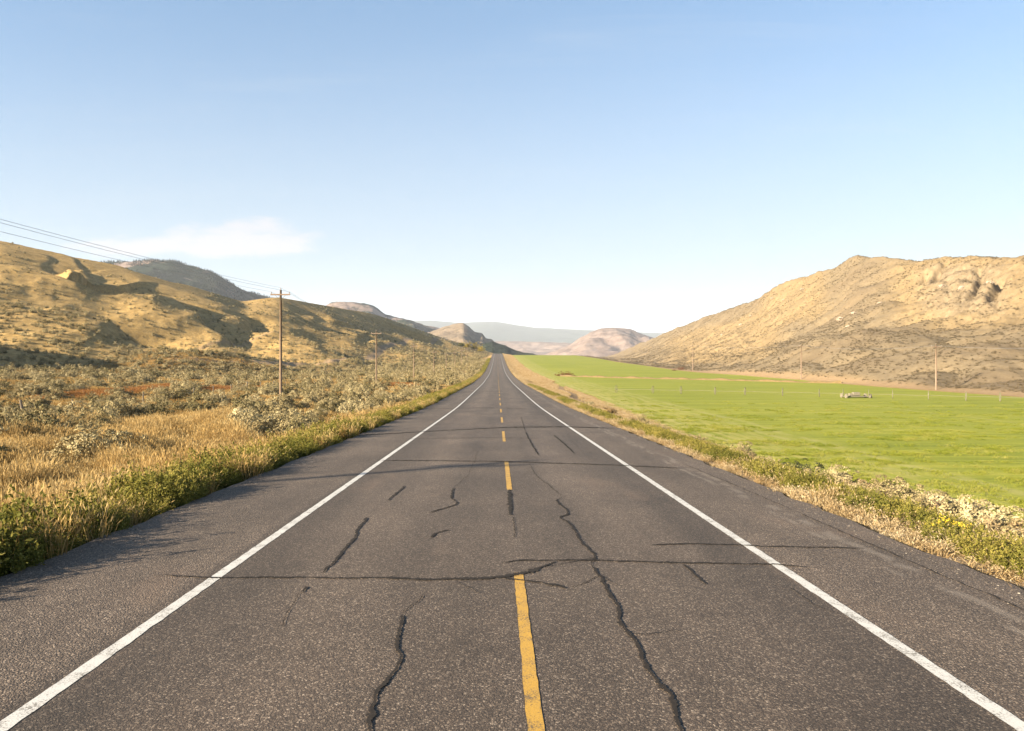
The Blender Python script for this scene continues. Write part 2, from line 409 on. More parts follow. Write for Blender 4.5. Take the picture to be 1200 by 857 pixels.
# far plain to the horizon
fm, n = mat('pale_valley_floor')
fc = n.ramp(n.noise(n.scalev(n.pos(), (1, .4, 1)), .0012, 5), [(.35, (.36, .28, .19)), (.5, (.48, .42, .34)), (.65, (.30, .27, .14))])
finish(n, fc, .95)
a = np.linspace(0, 2 * np.pi, 65)[:-1]; rr_ = [0, 300, 2000, 8000, 16000]
V = [(0, 0, -16)] + [(r * math.cos(t), r * math.sin(t), -16) for r in rr_[1:] for t in a]
Fs = [(0, 1 + k, 1 + (k + 1) % 64) for k in range(64)] + [(1 + r * 64 + k, 1 + (r + 1) * 64 + k, 1 + (r + 1) * 64 + (k + 1) % 64, 1 + r * 64 + (k + 1) % 64) for r in range(3) for k in range(64)]
me = bpy.data.meshes.new('plain'); me.from_pydata(V, [], Fs); link('valley_floor', me, fm, kind='structure')

# ------------------------------------------------------------------ field
fm, n = mat('green_hayfield')
P = n.pos()
st = n.noise(n.scalev(P, (.02, .5, 0)), 1, 5, .65); st2 = n.noise(n.scalev(P, (.12, 2.2, 0)), 1, 4, .6); bg_ = n.noise(P, .03, 4); ff = n.noise(P, 3, 5, .75)
fac = n.math('ADD', n.math('ADD', n.math('MULTIPLY', st, .5), n.math('MULTIPLY', st2, .2)), n.math('ADD', n.math('MULTIPLY', bg_, .12), n.math('MULTIPLY', ff, .18)))
c = n.ramp(fac, [(.36, (.11, .15, .015)), (.46, (.20, .225, .022)), (.55, (.28, .285, .035)), (.66, (.38, .35, .075))])
xs = n.new('ShaderNodeSeparateXYZ', {0: P}).outputs
edge = n.smooth(n.math('ADD', xs[0], n.math('MULTIPLY', n.noise(P, .15, 4), 8)), 34, 22)
c = n.mix(n.math('MULTIPLY', edge, n.math('MULTIPLY', n.smooth(n.noise(n.scalev(P, (1.5, .15, 0)), 1, 4), .35, .6), .75)), c, (.38, .33, .10))
for x0, wd in ((26.5, .5), (24.6, .35), (19, .5), (55, .3)):
    xw = n.math('ADD', xs[0], n.math('MULTIPLY', n.noise(P, .05, 2), 3))
    t = n.math('MULTIPLY', n.smooth(n.math('ABSOLUTE', n.math('SUBTRACT', xw, x0 + 1.5)), wd * 1.6, wd * .4), n.smooth(n.noise(P, .6, 4), .38, .55))
    c = n.mix(n.math('MULTIPLY', t, .5), c, (.36, .33, .12))
finish(n, c, .9, ff, .8, .15, spec=.15, val=.74)
Yf = np.concatenate([np.arange(-40, 60, 1.5), 60 * np.exp(np.linspace(0, math.log(1010 / 60), 160))]); kf = np.linspace(0, 1, 50)
YF, KF = np.meshgrid(Yf, kf, indexing='ij')
xl = 16.6 + .8 * np.sin(YF / 17) + .5 * np.sin(YF / 6.1); xr = 95 + 1.2 * np.sin(YF / 31)
XF = xl + (xr - xl) * KF; ZF = height(XF, YF) + .05 + .02
ZF = np.where(KF > .93, np.minimum(ZF, plain(XF, YF) + .25), ZF)
link('field', mesh_np('field', np.stack([XF, YF, ZF], -1).reshape(-1, 3), grid_faces(len(Yf), 50), True), fm, kind='structure')
# drainage bank across the field (a low brown ridge of rough grass)
bm_ = flat_mat('rough_bank_grass', (.22, .15, .06), .95, .5, 1.2)
xb = np.linspace(24, 96, 140); V = []
for x in xb:
    y = 262 - (x - 24) * .95 + 2 * math.sin(x / 9); z = hz(x, y)
    hh = .55 + .25 * math.sin(x * .9) * math.sin(x * .37)
    for dy_, dz_ in ((-1.6, -.1), (-.7, hh * .8), (0, hh), (.8, hh * .7), (1.8, -.1)): V.append((x, y + dy_, z + dz_ + .03))
link('field_bank', mesh_np('field_bank', V, grid_faces(140, 5), True), bm_, kind='structure')

# ------------------------------------------------------------------ road
rm, n = mat('chipseal_asphalt')
P = n.pos(); xs = n.new('ShaderNodeSeparateXYZ', {0: P}).outputs; X = xs[0]
P2 = n.scalev(P, (1, 1, 0))
v1 = n.new('ShaderNodeTexVoronoi', {'Vector': P2, 'Scale': 62.0}); v2 = n.new('ShaderNodeTexVoronoi', {'Vector': P2, 'Scale': 118.0})
r1 = n.new('ShaderNodeSeparateColor', {0: v1.outputs['Color']}).outputs[0]; r2 = n.new('ShaderNodeSeparateColor', {0: v2.outputs['Color']}).outputs[0]
stone = n.ramp(r1, [(0, (.032, .024, .019)), (.45, (.068, .051, .040)), (.72, (.115, .088, .068)), (.9, (.23, .185, .145)), (1, (.42, .36, .30))])
stone2 = n.ramp(r2, [(0, (.036, .028, .022)), (.6, (.078, .060, .047)), (.92, (.19, .155, .12)), (1, (.44, .38, .31))])
c = n.mix(.38, stone, stone2)
gap = n.smooth(v1.outputs['Distance'], .25, .62)
c = n.mix(n.math('MULTIPLY', gap, .55), c, (.03, .026, .023))
pat = n.noise(n.scalev(P2, (.9, .14, 0)), 1, 5, .6); blot = n.noise(P2, .35, 5, .65); fineb = n.noise(P2, 6, 4, .6)
tone = n.math('ADD', n.math('ADD', n.math('MULTIPLY', pat, .8), n.math('MULTIPLY', blot, .7)), n.math('MULTIPLY', fineb, .3))
tm = n.new('ShaderNodeMapRange', {'Value': tone, 'From Min': .6, 'From Max': 1.2, 'To Min': .55, 'To Max': 1.42}).outputs[0]
ax = n.math('ABSOLUTE', X)
should = n.smooth(n.math('ADD', ax, n.math('MULTIPLY', fineb, .15)), 3.55, 3.75)
sh_c = n.math('ADD', 1.0, n.math('MULTIPLY', should, .18))
# dark smooth band just inside the edge lines (fresh seal), a paler worn wheel path
din = n.math('MULTIPLY', n.smooth(ax, 2.6, 3.1), n.math('SUBTRACT', 1, should))
tm = n.math('MULTIPLY', n.math('MULTIPLY', tm, sh_c), n.math('SUBTRACT', 1, n.math('MULTIPLY', din, .22)))
wp = n.math('MULTIPLY', n.smooth(n.math('ABSOLUTE', n.math('SUBTRACT', ax, 1.75)), .85, .1), .22)
tm = n.math('MULTIPLY', tm, n.math('ADD', 1, wp))
c = n.mix(1.0, c, n.new('ShaderNodeCombineXYZ', {0: n.math('MULTIPLY', tm, 1.08), 1: tm, 2: n.math('MULTIPLY', tm, .93)}).outputs[0], 'MULTIPLY')
stain = n.math('MULTIPLY', n.smooth(n.noise(n.scalev(P2, (1, .35, 0)), .6, 4, .6, .5), .56, .72), .35)
c = n.mix(stain, c, (.17, .115, .08))
dust = n.math('MULTIPLY', n.smooth(n.math('ABSOLUTE', n.math('SUBTRACT', n.math('ADD', X, n.math('MULTIPLY', n.noise(n.scalev(P2, (1, .5, 0)), .8, 3), .7)), 5.5)), .13, .02), n.smooth(n.noise(P2, 1.3, 3), .4, .55))
dust2 = n.math('MULTIPLY', n.smooth(n.math('ABSOLUTE', n.math('SUBTRACT', n.math('ADD', X, n.math('MULTIPLY', n.noise(n.scalev(P2, (1, .4, 0)), .6, 3), .5)), 5.2)), .09, .02), n.smooth(n.noise(P2, .9, 3), .45, .6))
c = n.mix(n.math('MULTIPLY', n.math('MAXIMUM', dust, dust2), .38), c, (.26, .215, .175))
bh = n.math('ADD', n.math('MULTIPLY', n.math('SUBTRACT', 1, v1.outputs['Distance']), n.math('ADD', .5, n.math('MULTIPLY', should, .9))), n.math('MULTIPLY', v2.outputs['Distance'], -.4))
finish(n, c, .82, bh, .8, .006, spec=.35, val=.74)
Yr_ = np.concatenate([np.arange(-30, 60, .5), 60 * np.exp(np.linspace(0, math.log(1500 / 60), 260))])
xc = np.array([-6.02, -6, -3.4, 0, 3.6, 5.98, 6.0]); dzr = np.array([-.25, 0, 0, .015, 0, 0, -.25])
V = [(road_x(y) + x + (float(.13 * fbm(np.array([y * .9]), np.array([x > 0]) * 9.0, 5, .65)[0]) if abs(x) > 5.9 else 0), y, road_z(y) + d) for y in Yr_ for x, d in zip(xc, dzr)]
link('road', mesh_np('road', V, grid_faces(len(Yr_), 7), False), rm, kind='structure')
rh_ = lambda x, y: float(road_z(y)) + (.015 * (1 - abs(x) / (3.4 if x < 0 else 3.6)) if abs(x) < 3.5 else 0)

wm, n = mat('worn_white_paint')
f = n.noise(n.pos(), 60, 5, .7); g = n.noise(n.pos(), 6, 4)
c = n.mix(n.smooth(n.math('ADD', f, n.math('MULTIPLY', g, .5)), .93, .74), (.13, .11, .09), (.78, .76, .72)); c = n.mix(n.math('MULTIPLY', g, .3), c, (.55, .52, .47))
finish(n, c, .7, f, .5, .004)
ym, n = mat('worn_yellow_paint')
f = n.noise(n.pos(), 60, 5, .7); g = n.noise(n.pos(), 5, 4)
c = n.mix(n.smooth(n.math('ADD', f, n.math('MULTIPLY', g, .6)), .97, .77), (.13, .10, .07), (.66, .38, .06)); c = n.mix(n.math('MULTIPLY', g, .3), c, (.50, .31, .10))
finish(n, c, .7, f, .5, .004)
def strip(x, w_, ys, jit=0):
    V = []
    for y in ys:
        j1 = random.gauss(0, jit); j2 = random.gauss(0, jit); zz = .004 + (.0002 * y if y > 60 else 0)
        for s, j in ((-1, j1), (1, j2)): V.append((road_x(y) + x + s * w_ / 2 + j, y, rh_(x, y) + zz))
    return V
ysl = np.concatenate([np.arange(-30, 40, .1), np.arange(40, 120, .5), 120 * np.exp(np.linspace(0, math.log(1200 / 120), 140))])
for x in (-3.41, 3.61):
    link('edge_line', mesh_np('edge_line', strip(x, .135, ysl, .003), grid_faces(len(ysl), 2)), wm, kind='structure')
V = []; Fs = []
k = 0; y = -19.6
while y < 900:
    ys = np.linspace(y, y + 5.1, 45 if y < 60 else 6)
    v = strip(.26, .115, ys, .003); Fs.append(grid_faces(len(ys), 2) + k); k += len(v); V += v; y += 11.45
link('centre_line', mesh_np('centre_line', V, np.concatenate(Fs)), ym, kind='structure')

# bitumen crack seals and dark strips across the road, from their traced places on the flat near road
def g2(px, row): Y = 2.4 * F / (row - 446); return ((px - VX) / F * Y, Y)
CR_ = [
 ([(180, 676), (245, 679), (330, 679), (420, 680), (500, 682), (560, 682), (599, 679), (632, 669.5), (653, 660.5)], .06, 1.5),
 ([(585, 664), (608, 659.6), (665, 659), (740, 660.5), (800, 662), (905, 663.5), (960, 667.5)], .055, 1),
 ([(590, 680), (632, 686), (668, 692.6)], .06, 1), ([(668, 692), (692, 683), (701, 677)], .02, 1),
 ([(756, 642.5), (779, 640), (830, 639.5), (920, 642.5), (975, 643.5), (1017, 645)], .055, 1),
 ([(660, 585), (651.5, 589), (665, 600.5), (665, 606.5), (653, 608), (665, 612.5), (675.5, 627.5), (680, 636.5), (699.5, 654.5), (694, 660), (692, 666)], .06, 1),
 ([(692, 664), (702.5, 677), (710, 692), (725, 717), (730, 738), (752, 765), (757.5, 787), (785, 820), (796, 853), (800, 880)], .055, 1),
 ([(470, 722), (468, 746.7), (466, 761), (470, 783), (448, 805), (437, 820), (435, 853), (434, 880)], .048, 1),
 ([(432, 606.5), (420, 623), (406.5, 644), (384, 668), (375, 675.5)], .06, 1), ([(360, 689), (352.5, 698)], .06, 1),
 ([(475.5, 571), (465, 579.5), (453, 589.4)], .06, 1),
 ([(532.5, 573.5), (528, 585.5), (537, 592.4), (519, 599), (499.5, 604.4)], .06, 1), ([(529.5, 624), (513, 626), (505.5, 633.5)], .06, 1),
 ([(597.2, 576), (597.6, 590), (598, 606)], .11, 1), ([(600, 608), (603, 620), (604, 634)], .02, 1),
 ([(440, 541), (592, 543), (635, 544.4), (728, 547), (812, 551)], .13, 1),
 ([(400, 513), (504, 507), (560, 504.5), (596, 502.6), (665, 501.8), (722, 503.5)], .28, 1.4),
 ([(470, 516), (560, 515), (640, 515.5)], .09, 1),
 ([(615.5, 507.5), (623, 522.5), (632, 536.6)], .07, 1), ([(648.5, 511.4), (662, 522.5), (673.4, 533.6)], .08, 1),
 ([(800, 663), (815, 677), (830, 689)], .045, 1), ([(493, 481), (560, 480), (625, 481)], .25, 1), ([(530, 466), (590, 465)], .4, 1),  # last entry: a wide dark strip across the left lane
 ([(930, 600), (1000, 631), (1100, 674), (1200, 717), (1260, 743)], .03, 1), ([(800, 545), (870, 574), (930, 600)], .03, 1),
 ([(701, 677), (716, 683), (727, 690)], .02, 1), ([(640, 668), (700, 655)], .018, 1), ([(620, 545), (628, 560), (645, 572), (658, 584)], .018, 1),
 ([(592, 606), (606, 606)], .05, 1), ([(560, 700), (548, 690), (530, 684)], .012, 1), ([(733, 745), (760, 748), (800, 741)], .012, 1), ([(925, 690), (960, 715), (985, 722)], .014, 1), ([(495, 700), (486, 712), (470, 722)], .015, 1),
 ([(352, 698), (338, 716), (330, 740)], .012, 1), ([(610, 490), (613, 498), (615.5, 507.5)], .04, 1), ([(560, 530), (556, 543), (548, 560), (532, 573)], .014, 1),
]
tm_, n = mat('bitumen_and_dark_strip'); f = n.noise(n.pos(), 30, 4)
finish(n, n.mix(f, (.018, .016, .015), (.065, .054, .046)), .9, f, .25, .004, spec=.12)
V = []; Fs = []; k = 0
for pts, wd, pw in CR_:
    P_ = np.array([g2(*p) for p in pts]); L_ = np.concatenate([[0], np.cumsum(np.hypot(*np.diff(P_, axis=0).T))])
    m = max(6, int(L_[-1] / .014)); s = np.linspace(0, L_[-1], m)
    x = np.interp(s, L_, P_[:, 0]); y = np.interp(s, L_, P_[:, 1])
    kk = 11; x = np.convolve(np.pad(x, kk, 'edge'), np.ones(23) / 23, 'valid'); y = np.convolve(np.pad(y, kk, 'edge'), np.ones(23) / 23, 'valid')
    sd = random.random() * 99
    x = x + .03 * fbm(s * 1.4 + sd, s * 0 + 3, 7, .68); y = y + .035 * fbm(s * 1.4 + sd, s * 0 + 9, 7, .68)
    tx = np.gradient(x); ty = np.gradient(y); ln = np.hypot(tx, ty) + 1e-9; nx = -ty / ln; ny = tx / ln
    ww = wd * np.where(abs(x[-1] - x[0]) > abs(y[-1] - y[0]), .8, .62) * (1 + .8 * fbm(s * 4 + sd, s * 0, 4, .6)) * (ss(s / L_[-1], -.002, .08) * (1 - ss(s / L_[-1], .9, 1.004)) * .85 + .15) * np.where(pw > 1, .8 + pw * .6 * ss(s / L_[-1], .4, .8), 1)
    ww = np.clip(ww, .006, .5)
    for i in range(m):
        # across-road cracks get the same ground width as others
        for sg in (-1, 1):
            jw = ww[i] / 2 * (1 + random.gauss(0, .3)); xx = x[i] + sg * nx[i] * jw; yy_ = y[i] + sg * ny[i] * jw
            V.append((xx, yy_, rh_(xx, yy_) + .0085 + .0001 * yy_))
    Fs.append(grid_faces(m, 2) + k); k += 2 * m
link('crack_seal_and_strip', mesh_np('crack_seal_and_strip', V, np.concatenate(Fs)), tm_, kind='structure')
#MARK_FAR
# ------------------------------------------------------------------ far hills
def far_hill(name, pts, D0, D1, D2, m, amp, sc, zb=-18, pw=1.0, na=150, nt_=90, ridged=0.0, sm=3):
    f = table([p[0] for p in pts], [p[1] for p in pts], sm, 1)
    px = np.linspace(pts[0][0], pts[-1][0], na); t = np.linspace(0, 1.6, nt_)
    T, PXX = np.meshgrid(t, px, indexing='ij')
    def H(PXX, T):
        Y = np.where(T < 1, D0 + (D1 - D0) * T, D1 + (D2 - D1) * (T - 1) / .6)
        X = (PXX - VX) / F * Y
        zr = (HZ - f(PXX)) / F * D1
        k = np.where(T < 1, np.clip(T, 0, 1)**pw, 1 - ss(T, 1, 1.6))
        nn = fbm(X / sc, Y / sc, 5, .55) - ridged * np.abs(perlin(X / sc * 1.7, Y / sc * .6)) * 2
        z = zb + (zr - zb) * k + amp * nn * np.sin(np.clip(T, 0, 1) * np.pi)**.7 * ss(zr, zb, zb + 40) + amp * .12 * fbm(X / sc * 7, Y / sc * 7, 3) * (T > .6) * (T < 1.3)
        return X, Y, z
    X, Y, Z = H(PXX, T)
    me = mesh_np(name, np.stack([X, Y, Z], -1).reshape(-1, 3), grid_faces(nt_, na), True)
    link(name, me, m, kind='structure'); return H
def hill_mat(name, stops, sc=.02, stops2=None, patch=None):
    m, n = mat(name); P = n.pos()
    f = n.math('ADD', n.math('MULTIPLY', n.noise(P, sc, 6, .65), .65), n.math('MULTIPLY', n.noise(P, sc * 9, 4, .7), .35))
    c = n.ramp(f, stops)
    if stops2:
        c = n.mix(n.smooth(n.math('ADD', n.noise(P, sc * .35, 5, .65), n.math('MULTIPLY', n.noise(P, sc * 3, 4), .3)), *patch), c, n.ramp(f, stops2))
    finish(n, c, .95, f, .8, 8, spec=.05); return m
DARKF = [(.35, (.012, .020, .014)), (.5, (.025, .036, .020)), (.65, (.05, .055, .028))]
PINK = [(.35, (.15, .105, .085)), (.5, (.27, .20, .165)), (.65, (.36, .28, .235))]
TANF = [(.35, (.17, .125, .085)), (.5, (.27, .205, .14)), (.65, (.36, .28, .20))]
fmat = hill_mat('forested_slope', DARKF, .02, PINK, (.68, .76))
mesa = hill_mat('mesa_rock', PINK, .02, DARKF, (.62, .72))
tanh_ = hill_mat('dry_far_slope', TANF, .02, DARKF, (.72, .8))
pinkm = hill_mat('pink_dry_slope', PINK, .012)
blue = hill_mat('distant_forest', [(.3, (.035, .05, .04)), (.6, (.06, .075, .055))], .001)
Hf = far_hill('mountain', [(40, 332), (80, 315), (110, 309), (125, 306.5), (150, 306), (175, 304.5), (205, 305.5), (220, 310), (235, 314), (250, 319), (262, 327), (285, 340), (310, 347), (340, 356), (372, 362), (400, 372), (430, 392)], 1400, 2300, 3000, fmat, 22, 260, ridged=.4)
far_hill('hill', [(335, 380), (350, 366), (375, 360.5), (388, 354.5), (402, 353), (432, 356), (442, 361), (452, 369), (462, 371), (480, 375), (498, 381), (520, 386), (548, 391), (570, 398)], 1700, 2900, 3600, mesa, 26, 240, ridged=.5, sm=1.5)
far_hill('hill', [(470, 400), (490, 393), (505, 389), (520, 383), (532, 379.5), (543, 378.5), (550, 383), (556, 389), (566, 391), (569, 397), (577, 397.5), (582, 404), (600, 411), (612, 414), (625, 419)], 1300, 2000, 2500, tanh_, 9, 150, ridged=.6, sm=1)
far_hill('hill', [(545, 416), (560, 409), (568, 402.5), (577, 400), (584, 402.5), (592, 405), (605, 411), (613, 413.2), (624, 414.5), (640, 419)], 1150, 1450, 1700, hill_mat('dark_wooded_bank', DARKF, .05), 5, 80, sm=1)
far_hill('hill', [(600, 421), (625, 417), (645, 414), (665, 406), (680, 396), (692, 389.5), (704, 385), (716, 384), (738, 385), (748, 390), (765, 396), (800, 406), (840, 412), (900, 420)], 2700, 3600, 4300, pinkm, 24, 260, pw=.9, ridged=.5, sm=1.5)
far_hill('hill', [(480, 408), (540, 401), (590, 400), (620, 400.5), (640, 401), (668, 402), (700, 405), (760, 411)], 4200, 5200, 6000, pinkm, 30, 500, pw=.7, ridged=.3, sm=2)
far_hill('mountain', [(-500, 402), (-100, 396), (300, 384), (440, 377), (500, 375.5), (540, 378.5), (560, 377.5), (578, 376.5), (600, 380), (625, 384), (660, 385.5), (690, 387), (765, 390), (800, 391), (1000, 398), (1500, 405)], 7000, 10500, 13000, blue, 60, 1500, na=260, sm=3)
# pale shoreline track cut across the dark bank
def ribbon(name, pts, wd, m):
    P_ = np.array(pts, float); V = []
    for i in range(len(P_)):
        d = P_[min(i + 1, len(P_) - 1)] - P_[max(i - 1, 0)]; d /= np.linalg.norm(d) + 1e-9
        nx = np.array([-d[1], d[0], 0]) * wd / 2; V += [P_[i] - nx, P_[i] + nx]
    link(name, mesh_np(name, V, grid_faces(len(P_), 2)), m, kind='structure')

# air
hb = MB().box((0, 2000, 291.5), (36000, 34000, 617)).mesh('haze')
hm = bpy.data.materials.new('haze_air'); hm.use_nodes = True; n = NT(hm.node_tree)
v = n.new('ShaderNodeVolumePrincipled', {'Color': (.80, .87, 1.0, 1), 'Density': 5e-5, 'Anisotropy': .0})
o = n.new('ShaderNodeOutputMaterial'); n.l.new(v.outputs[0], o.inputs['Volume'])
link('haze', hb, hm, kind='stuff', label='thin pale haze filling the valley air', cat='haze')

# ------------------------------------------------------------------ plant meshes
def veg_mat(name, cols, rough=.8, trans=.25, tonev=.5, pv=.9):
    m, n = mat(name)
    oi = n.new('ShaderNodeObjectInfo').outputs['Random']; t = n.attr('tone').outputs['Fac']
    k = len(cols); f = n.math('ADD', n.math('MULTIPLY', t, tonev), n.math('MULTIPLY', oi, 1 - tonev)); f = n.math('ADD', f, n.math('MULTIPLY', n.math('SUBTRACT', n.noise(n.pos(), .35, 3, .6), .5), pv), clamp=True)
    finish(n, n.ramp(f, [(i / (k - 1), c) for i, c in enumerate(cols)]), rough, spec=.12, trans=trans); return m
SAGE = veg_mat('sagebrush_leaves', [(.18, .14, .065), (.37, .295, .145), (.53, .435, .23), (.68, .575, .34)], tonev=.6, trans=.12)
TWIG = flat_mat('sage_twigs', (.13, .09, .06), .9, .4, 20)
GOLD = veg_mat('dry_grass_blades', [(.30, .16, .045), (.46, .28, .09), (.58, .39, .15), (.66, .50, .25)], trans=.35, tonev=.55)
PALE = veg_mat('pale_dry_grass_blades', [(.30, .18, .07), (.46, .31, .14), (.58, .43, .23), (.68, .55, .36)], trans=.35, tonev=.55)
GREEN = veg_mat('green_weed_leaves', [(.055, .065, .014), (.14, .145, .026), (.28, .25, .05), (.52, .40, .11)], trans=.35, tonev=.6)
REDB = veg_mat('red_brown_leaves', [(.14, .05, .025), (.22, .085, .04), (.27, .13, .06)], tonev=.7)
YELB = veg_mat('yellow_leaves', [(.30, .24, .03), (.48, .36, .05), (.60, .42, .08)], tonev=.8)
FLOW = flat_mat('yellow_flowers', (.75, .55, .04), .7, .2, 9)
DKG = veg_mat('dark_juniper_leaves', [(.035, .045, .02), (.07, .08, .035), (.14, .14, .07)], tonev=.7)
CONI = veg_mat('conifer_needles', [(.010, .018, .011), (.022, .034, .018), (.04, .05, .024)], trans=0, tonev=.6)
SCRUB = veg_mat('hillside_scrub', [(.13, .10, .06), (.20, .155, .095), (.28, .22, .14)], tonev=.5)

def tris_from(base, d, side, ln, wd, quad=True):
    """leaf shapes: kite from base along d"""
    n_ = len(base); tip = base + d * ln[:, None]; mid = base + d * (ln * .5)[:, None]
    V = np.stack([base, mid + side * wd[:, None] / 2, tip, mid - side * wd[:, None] / 2], 1).reshape(-1, 3)
    return V, (np.arange(n_)[:, None] * 4 + np.arange(4)[None])
def unit(v): return v / (np.linalg.norm(v, axis=-1, keepdims=True) + 1e-9)
def bush(seed, clumps, leaves, rad=.55, H=.8, leaf=.07, wd=.03, spread=.13, up=.7, lumpy=.35):
    g = np.random.default_rng(seed)
    a = g.uniform(0, 2 * np.pi, clumps); ph = np.arccos(g.uniform(-.05, 1, clumps)); r = (1 + lumpy * g.uniform(-1, .6, clumps))
    r *= 1 + .25 * np.sin(a * 2 + seed) + .15 * np.sin(a * 5 + seed * 3)
    c = np.stack([np.sin(ph) * np.cos(a) * rad * r, np.sin(ph) * np.sin(a) * rad * r, .12 * H + np.cos(ph) * H * .8 * r * (.85 + .3 * g.random(clumps))], 1)
    inner = g.random(clumps) < .22; c[inner] *= g.uniform(.4, .8, (inner.sum(), 1))
    cc = np.repeat(c, leaves, 0); out = unit(cc - [0, 0, -.1 * H])
    dirn = unit(g.normal(0, 1, cc.shape) + out * .9 + [0, 0, .25])
    base = cc + dirn * (spread * np.repeat(g.uniform(.6, 1.35, clumps), leaves) * g.uniform(.75, 1.15, len(cc)))[:, None]
    base[:, 2] = np.maximum(base[:, 2], .02)
    ci = g.random(len(base)) < .15; base[ci] *= g.uniform(.3, .8, (ci.sum(), 1))
    tg = unit(np.cross(dirn, g.normal(0, 1, cc.shape))); d = unit(tg + dirn * g.uniform(-.1, .8, (len(cc), 1)) + [0, 0, up * .3])
    side = unit(np.cross(dirn, d) + g.normal(0, .25, cc.shape))
    ln = leaf * g.uniform(.6, 1.4, len(cc)) * np.where(ci, 1.8, 1); w_ = wd * g.uniform(.6, 1.4, len(cc)) * np.where(ci, 1.8, 1)
    base = base - d * ln[:, None] * .4
    V, Fq = tris_from(base, d, side, ln, w_)
    tone = np.repeat(np.clip(np.repeat(g.uniform(0, 1, clumps), leaves) * .6 + g.uniform(0, .4, len(cc)), 0, 1), 4)
    return V, Fq, tone
def veg_mesh(name, V, Fq, tone, m):
    me = mesh_np(name, V, Fq); fattr(me, 'tone', tone); me.materials.append(m); return me
def twigs(seed, rad, H, k=9):
    g = random.Random(seed); b = MB()
    for i in range(k):
        a = g.uniform(0, 6.28); r = rad * g.uniform(.3, .75); h = H * g.uniform(.45, .8)
        b.tube([(0, 0, -.1), (r * .35 * math.cos(a), r * .35 * math.sin(a), h * .4), (r * math.cos(a + .3), r * math.sin(a + .3), h)], [.022, .014, .006], 5)
    me = b.mesh('branches'); me.materials.append(TWIG); return me
def grass(seed, blades, rad, H, wd=.010, heads=True, lean=.25):
    g = np.random.default_rng(seed); a = g.uniform(0, 2 * np.pi, blades); r = rad * np.sqrt(g.random(blades))
    b0 = np.stack([r * np.cos(a), r * np.sin(a), np.full(blades, -.03)], 1)
    h = H * g.uniform(.45, 1.1, blades); ln = g.normal(0, lean, (blades, 2)) * h[:, None] + unit(np.stack([np.cos(a), np.sin(a)], 1)) * .12 * h[:, None]
    m_ = b0 + np.stack([ln[:, 0] * .4, ln[:, 1] * .4, h * .6], 1); t_ = b0 + np.stack([ln[:, 0], ln[:, 1], h], 1)
    az_ = g.uniform(0, np.pi, blades); sd = np.stack([np.cos(az_), np.sin(az_), 0 * az_], 1) * (wd * g.uniform(.6, 1.3, blades))[:, None] / 2
    V = np.stack([b0 - sd, b0 + sd, m_ + sd, m_ - sd, t_], 1).reshape(-1, 3); i = np.arange(blades)[:, None] * 5
    F4 = i + [[0, 1, 2, 3]]; F3 = i + [[3, 2, 4]]
    tone = np.repeat(g.random(blades), 5)
    if heads:
        k = blades // 2; d = unit(t_[:k] - m_[:k]); hv, hf = tris_from(t_[:k] - d * .02, d, unit(sd[:k]), np.full(k, .11 * H / .6), np.full(k, wd * 2.2))
        F4 = np.concatenate([F4, hf + len(V)]); V = np.concatenate([V, hv]); tone = np.concatenate([tone, np.full(4 * k, .85)])
    return V, [F4, F3], tone
def weed(seed, stems, leaves, rad, H, leaf=.05, wd=.022):
    g = np.random.default_rng(seed); n_ = stems * leaves
    a = g.uniform(0, 2 * np.pi, stems); r = rad * np.sqrt(g.random(stems)); h = H * g.uniform(.55, 1.1, stems) * (1 - .35 * r / rad)
    b0 = np.stack([r * np.cos(a), r * np.sin(a), 0 * r], 1); ln = np.stack([np.cos(a) * .3, np.sin(a) * .3, np.ones(stems)], 1) + g.normal(0, .12, (stems, 3))
    t = g.uniform(.12, 1, (stems, leaves)); base = b0[:, None] + ln[:, None] * (h[:, None] * t)[..., None] + g.normal(0, .02, (stems, leaves, 3))
    d = unit(g.normal(0, 1, (stems, leaves, 3)) + [0, 0, .55]).reshape(-1, 3); base = base.reshape(-1, 3)
    side = unit(np.cross(d, g.normal(0, 1, d.shape)))
    V, F4 = tris_from(base, d, side, leaf * g.uniform(.6, 1.4, n_), wd * g.uniform(.7, 1.3, n_))
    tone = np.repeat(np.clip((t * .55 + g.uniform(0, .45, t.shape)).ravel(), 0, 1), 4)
    return V, F4, tone

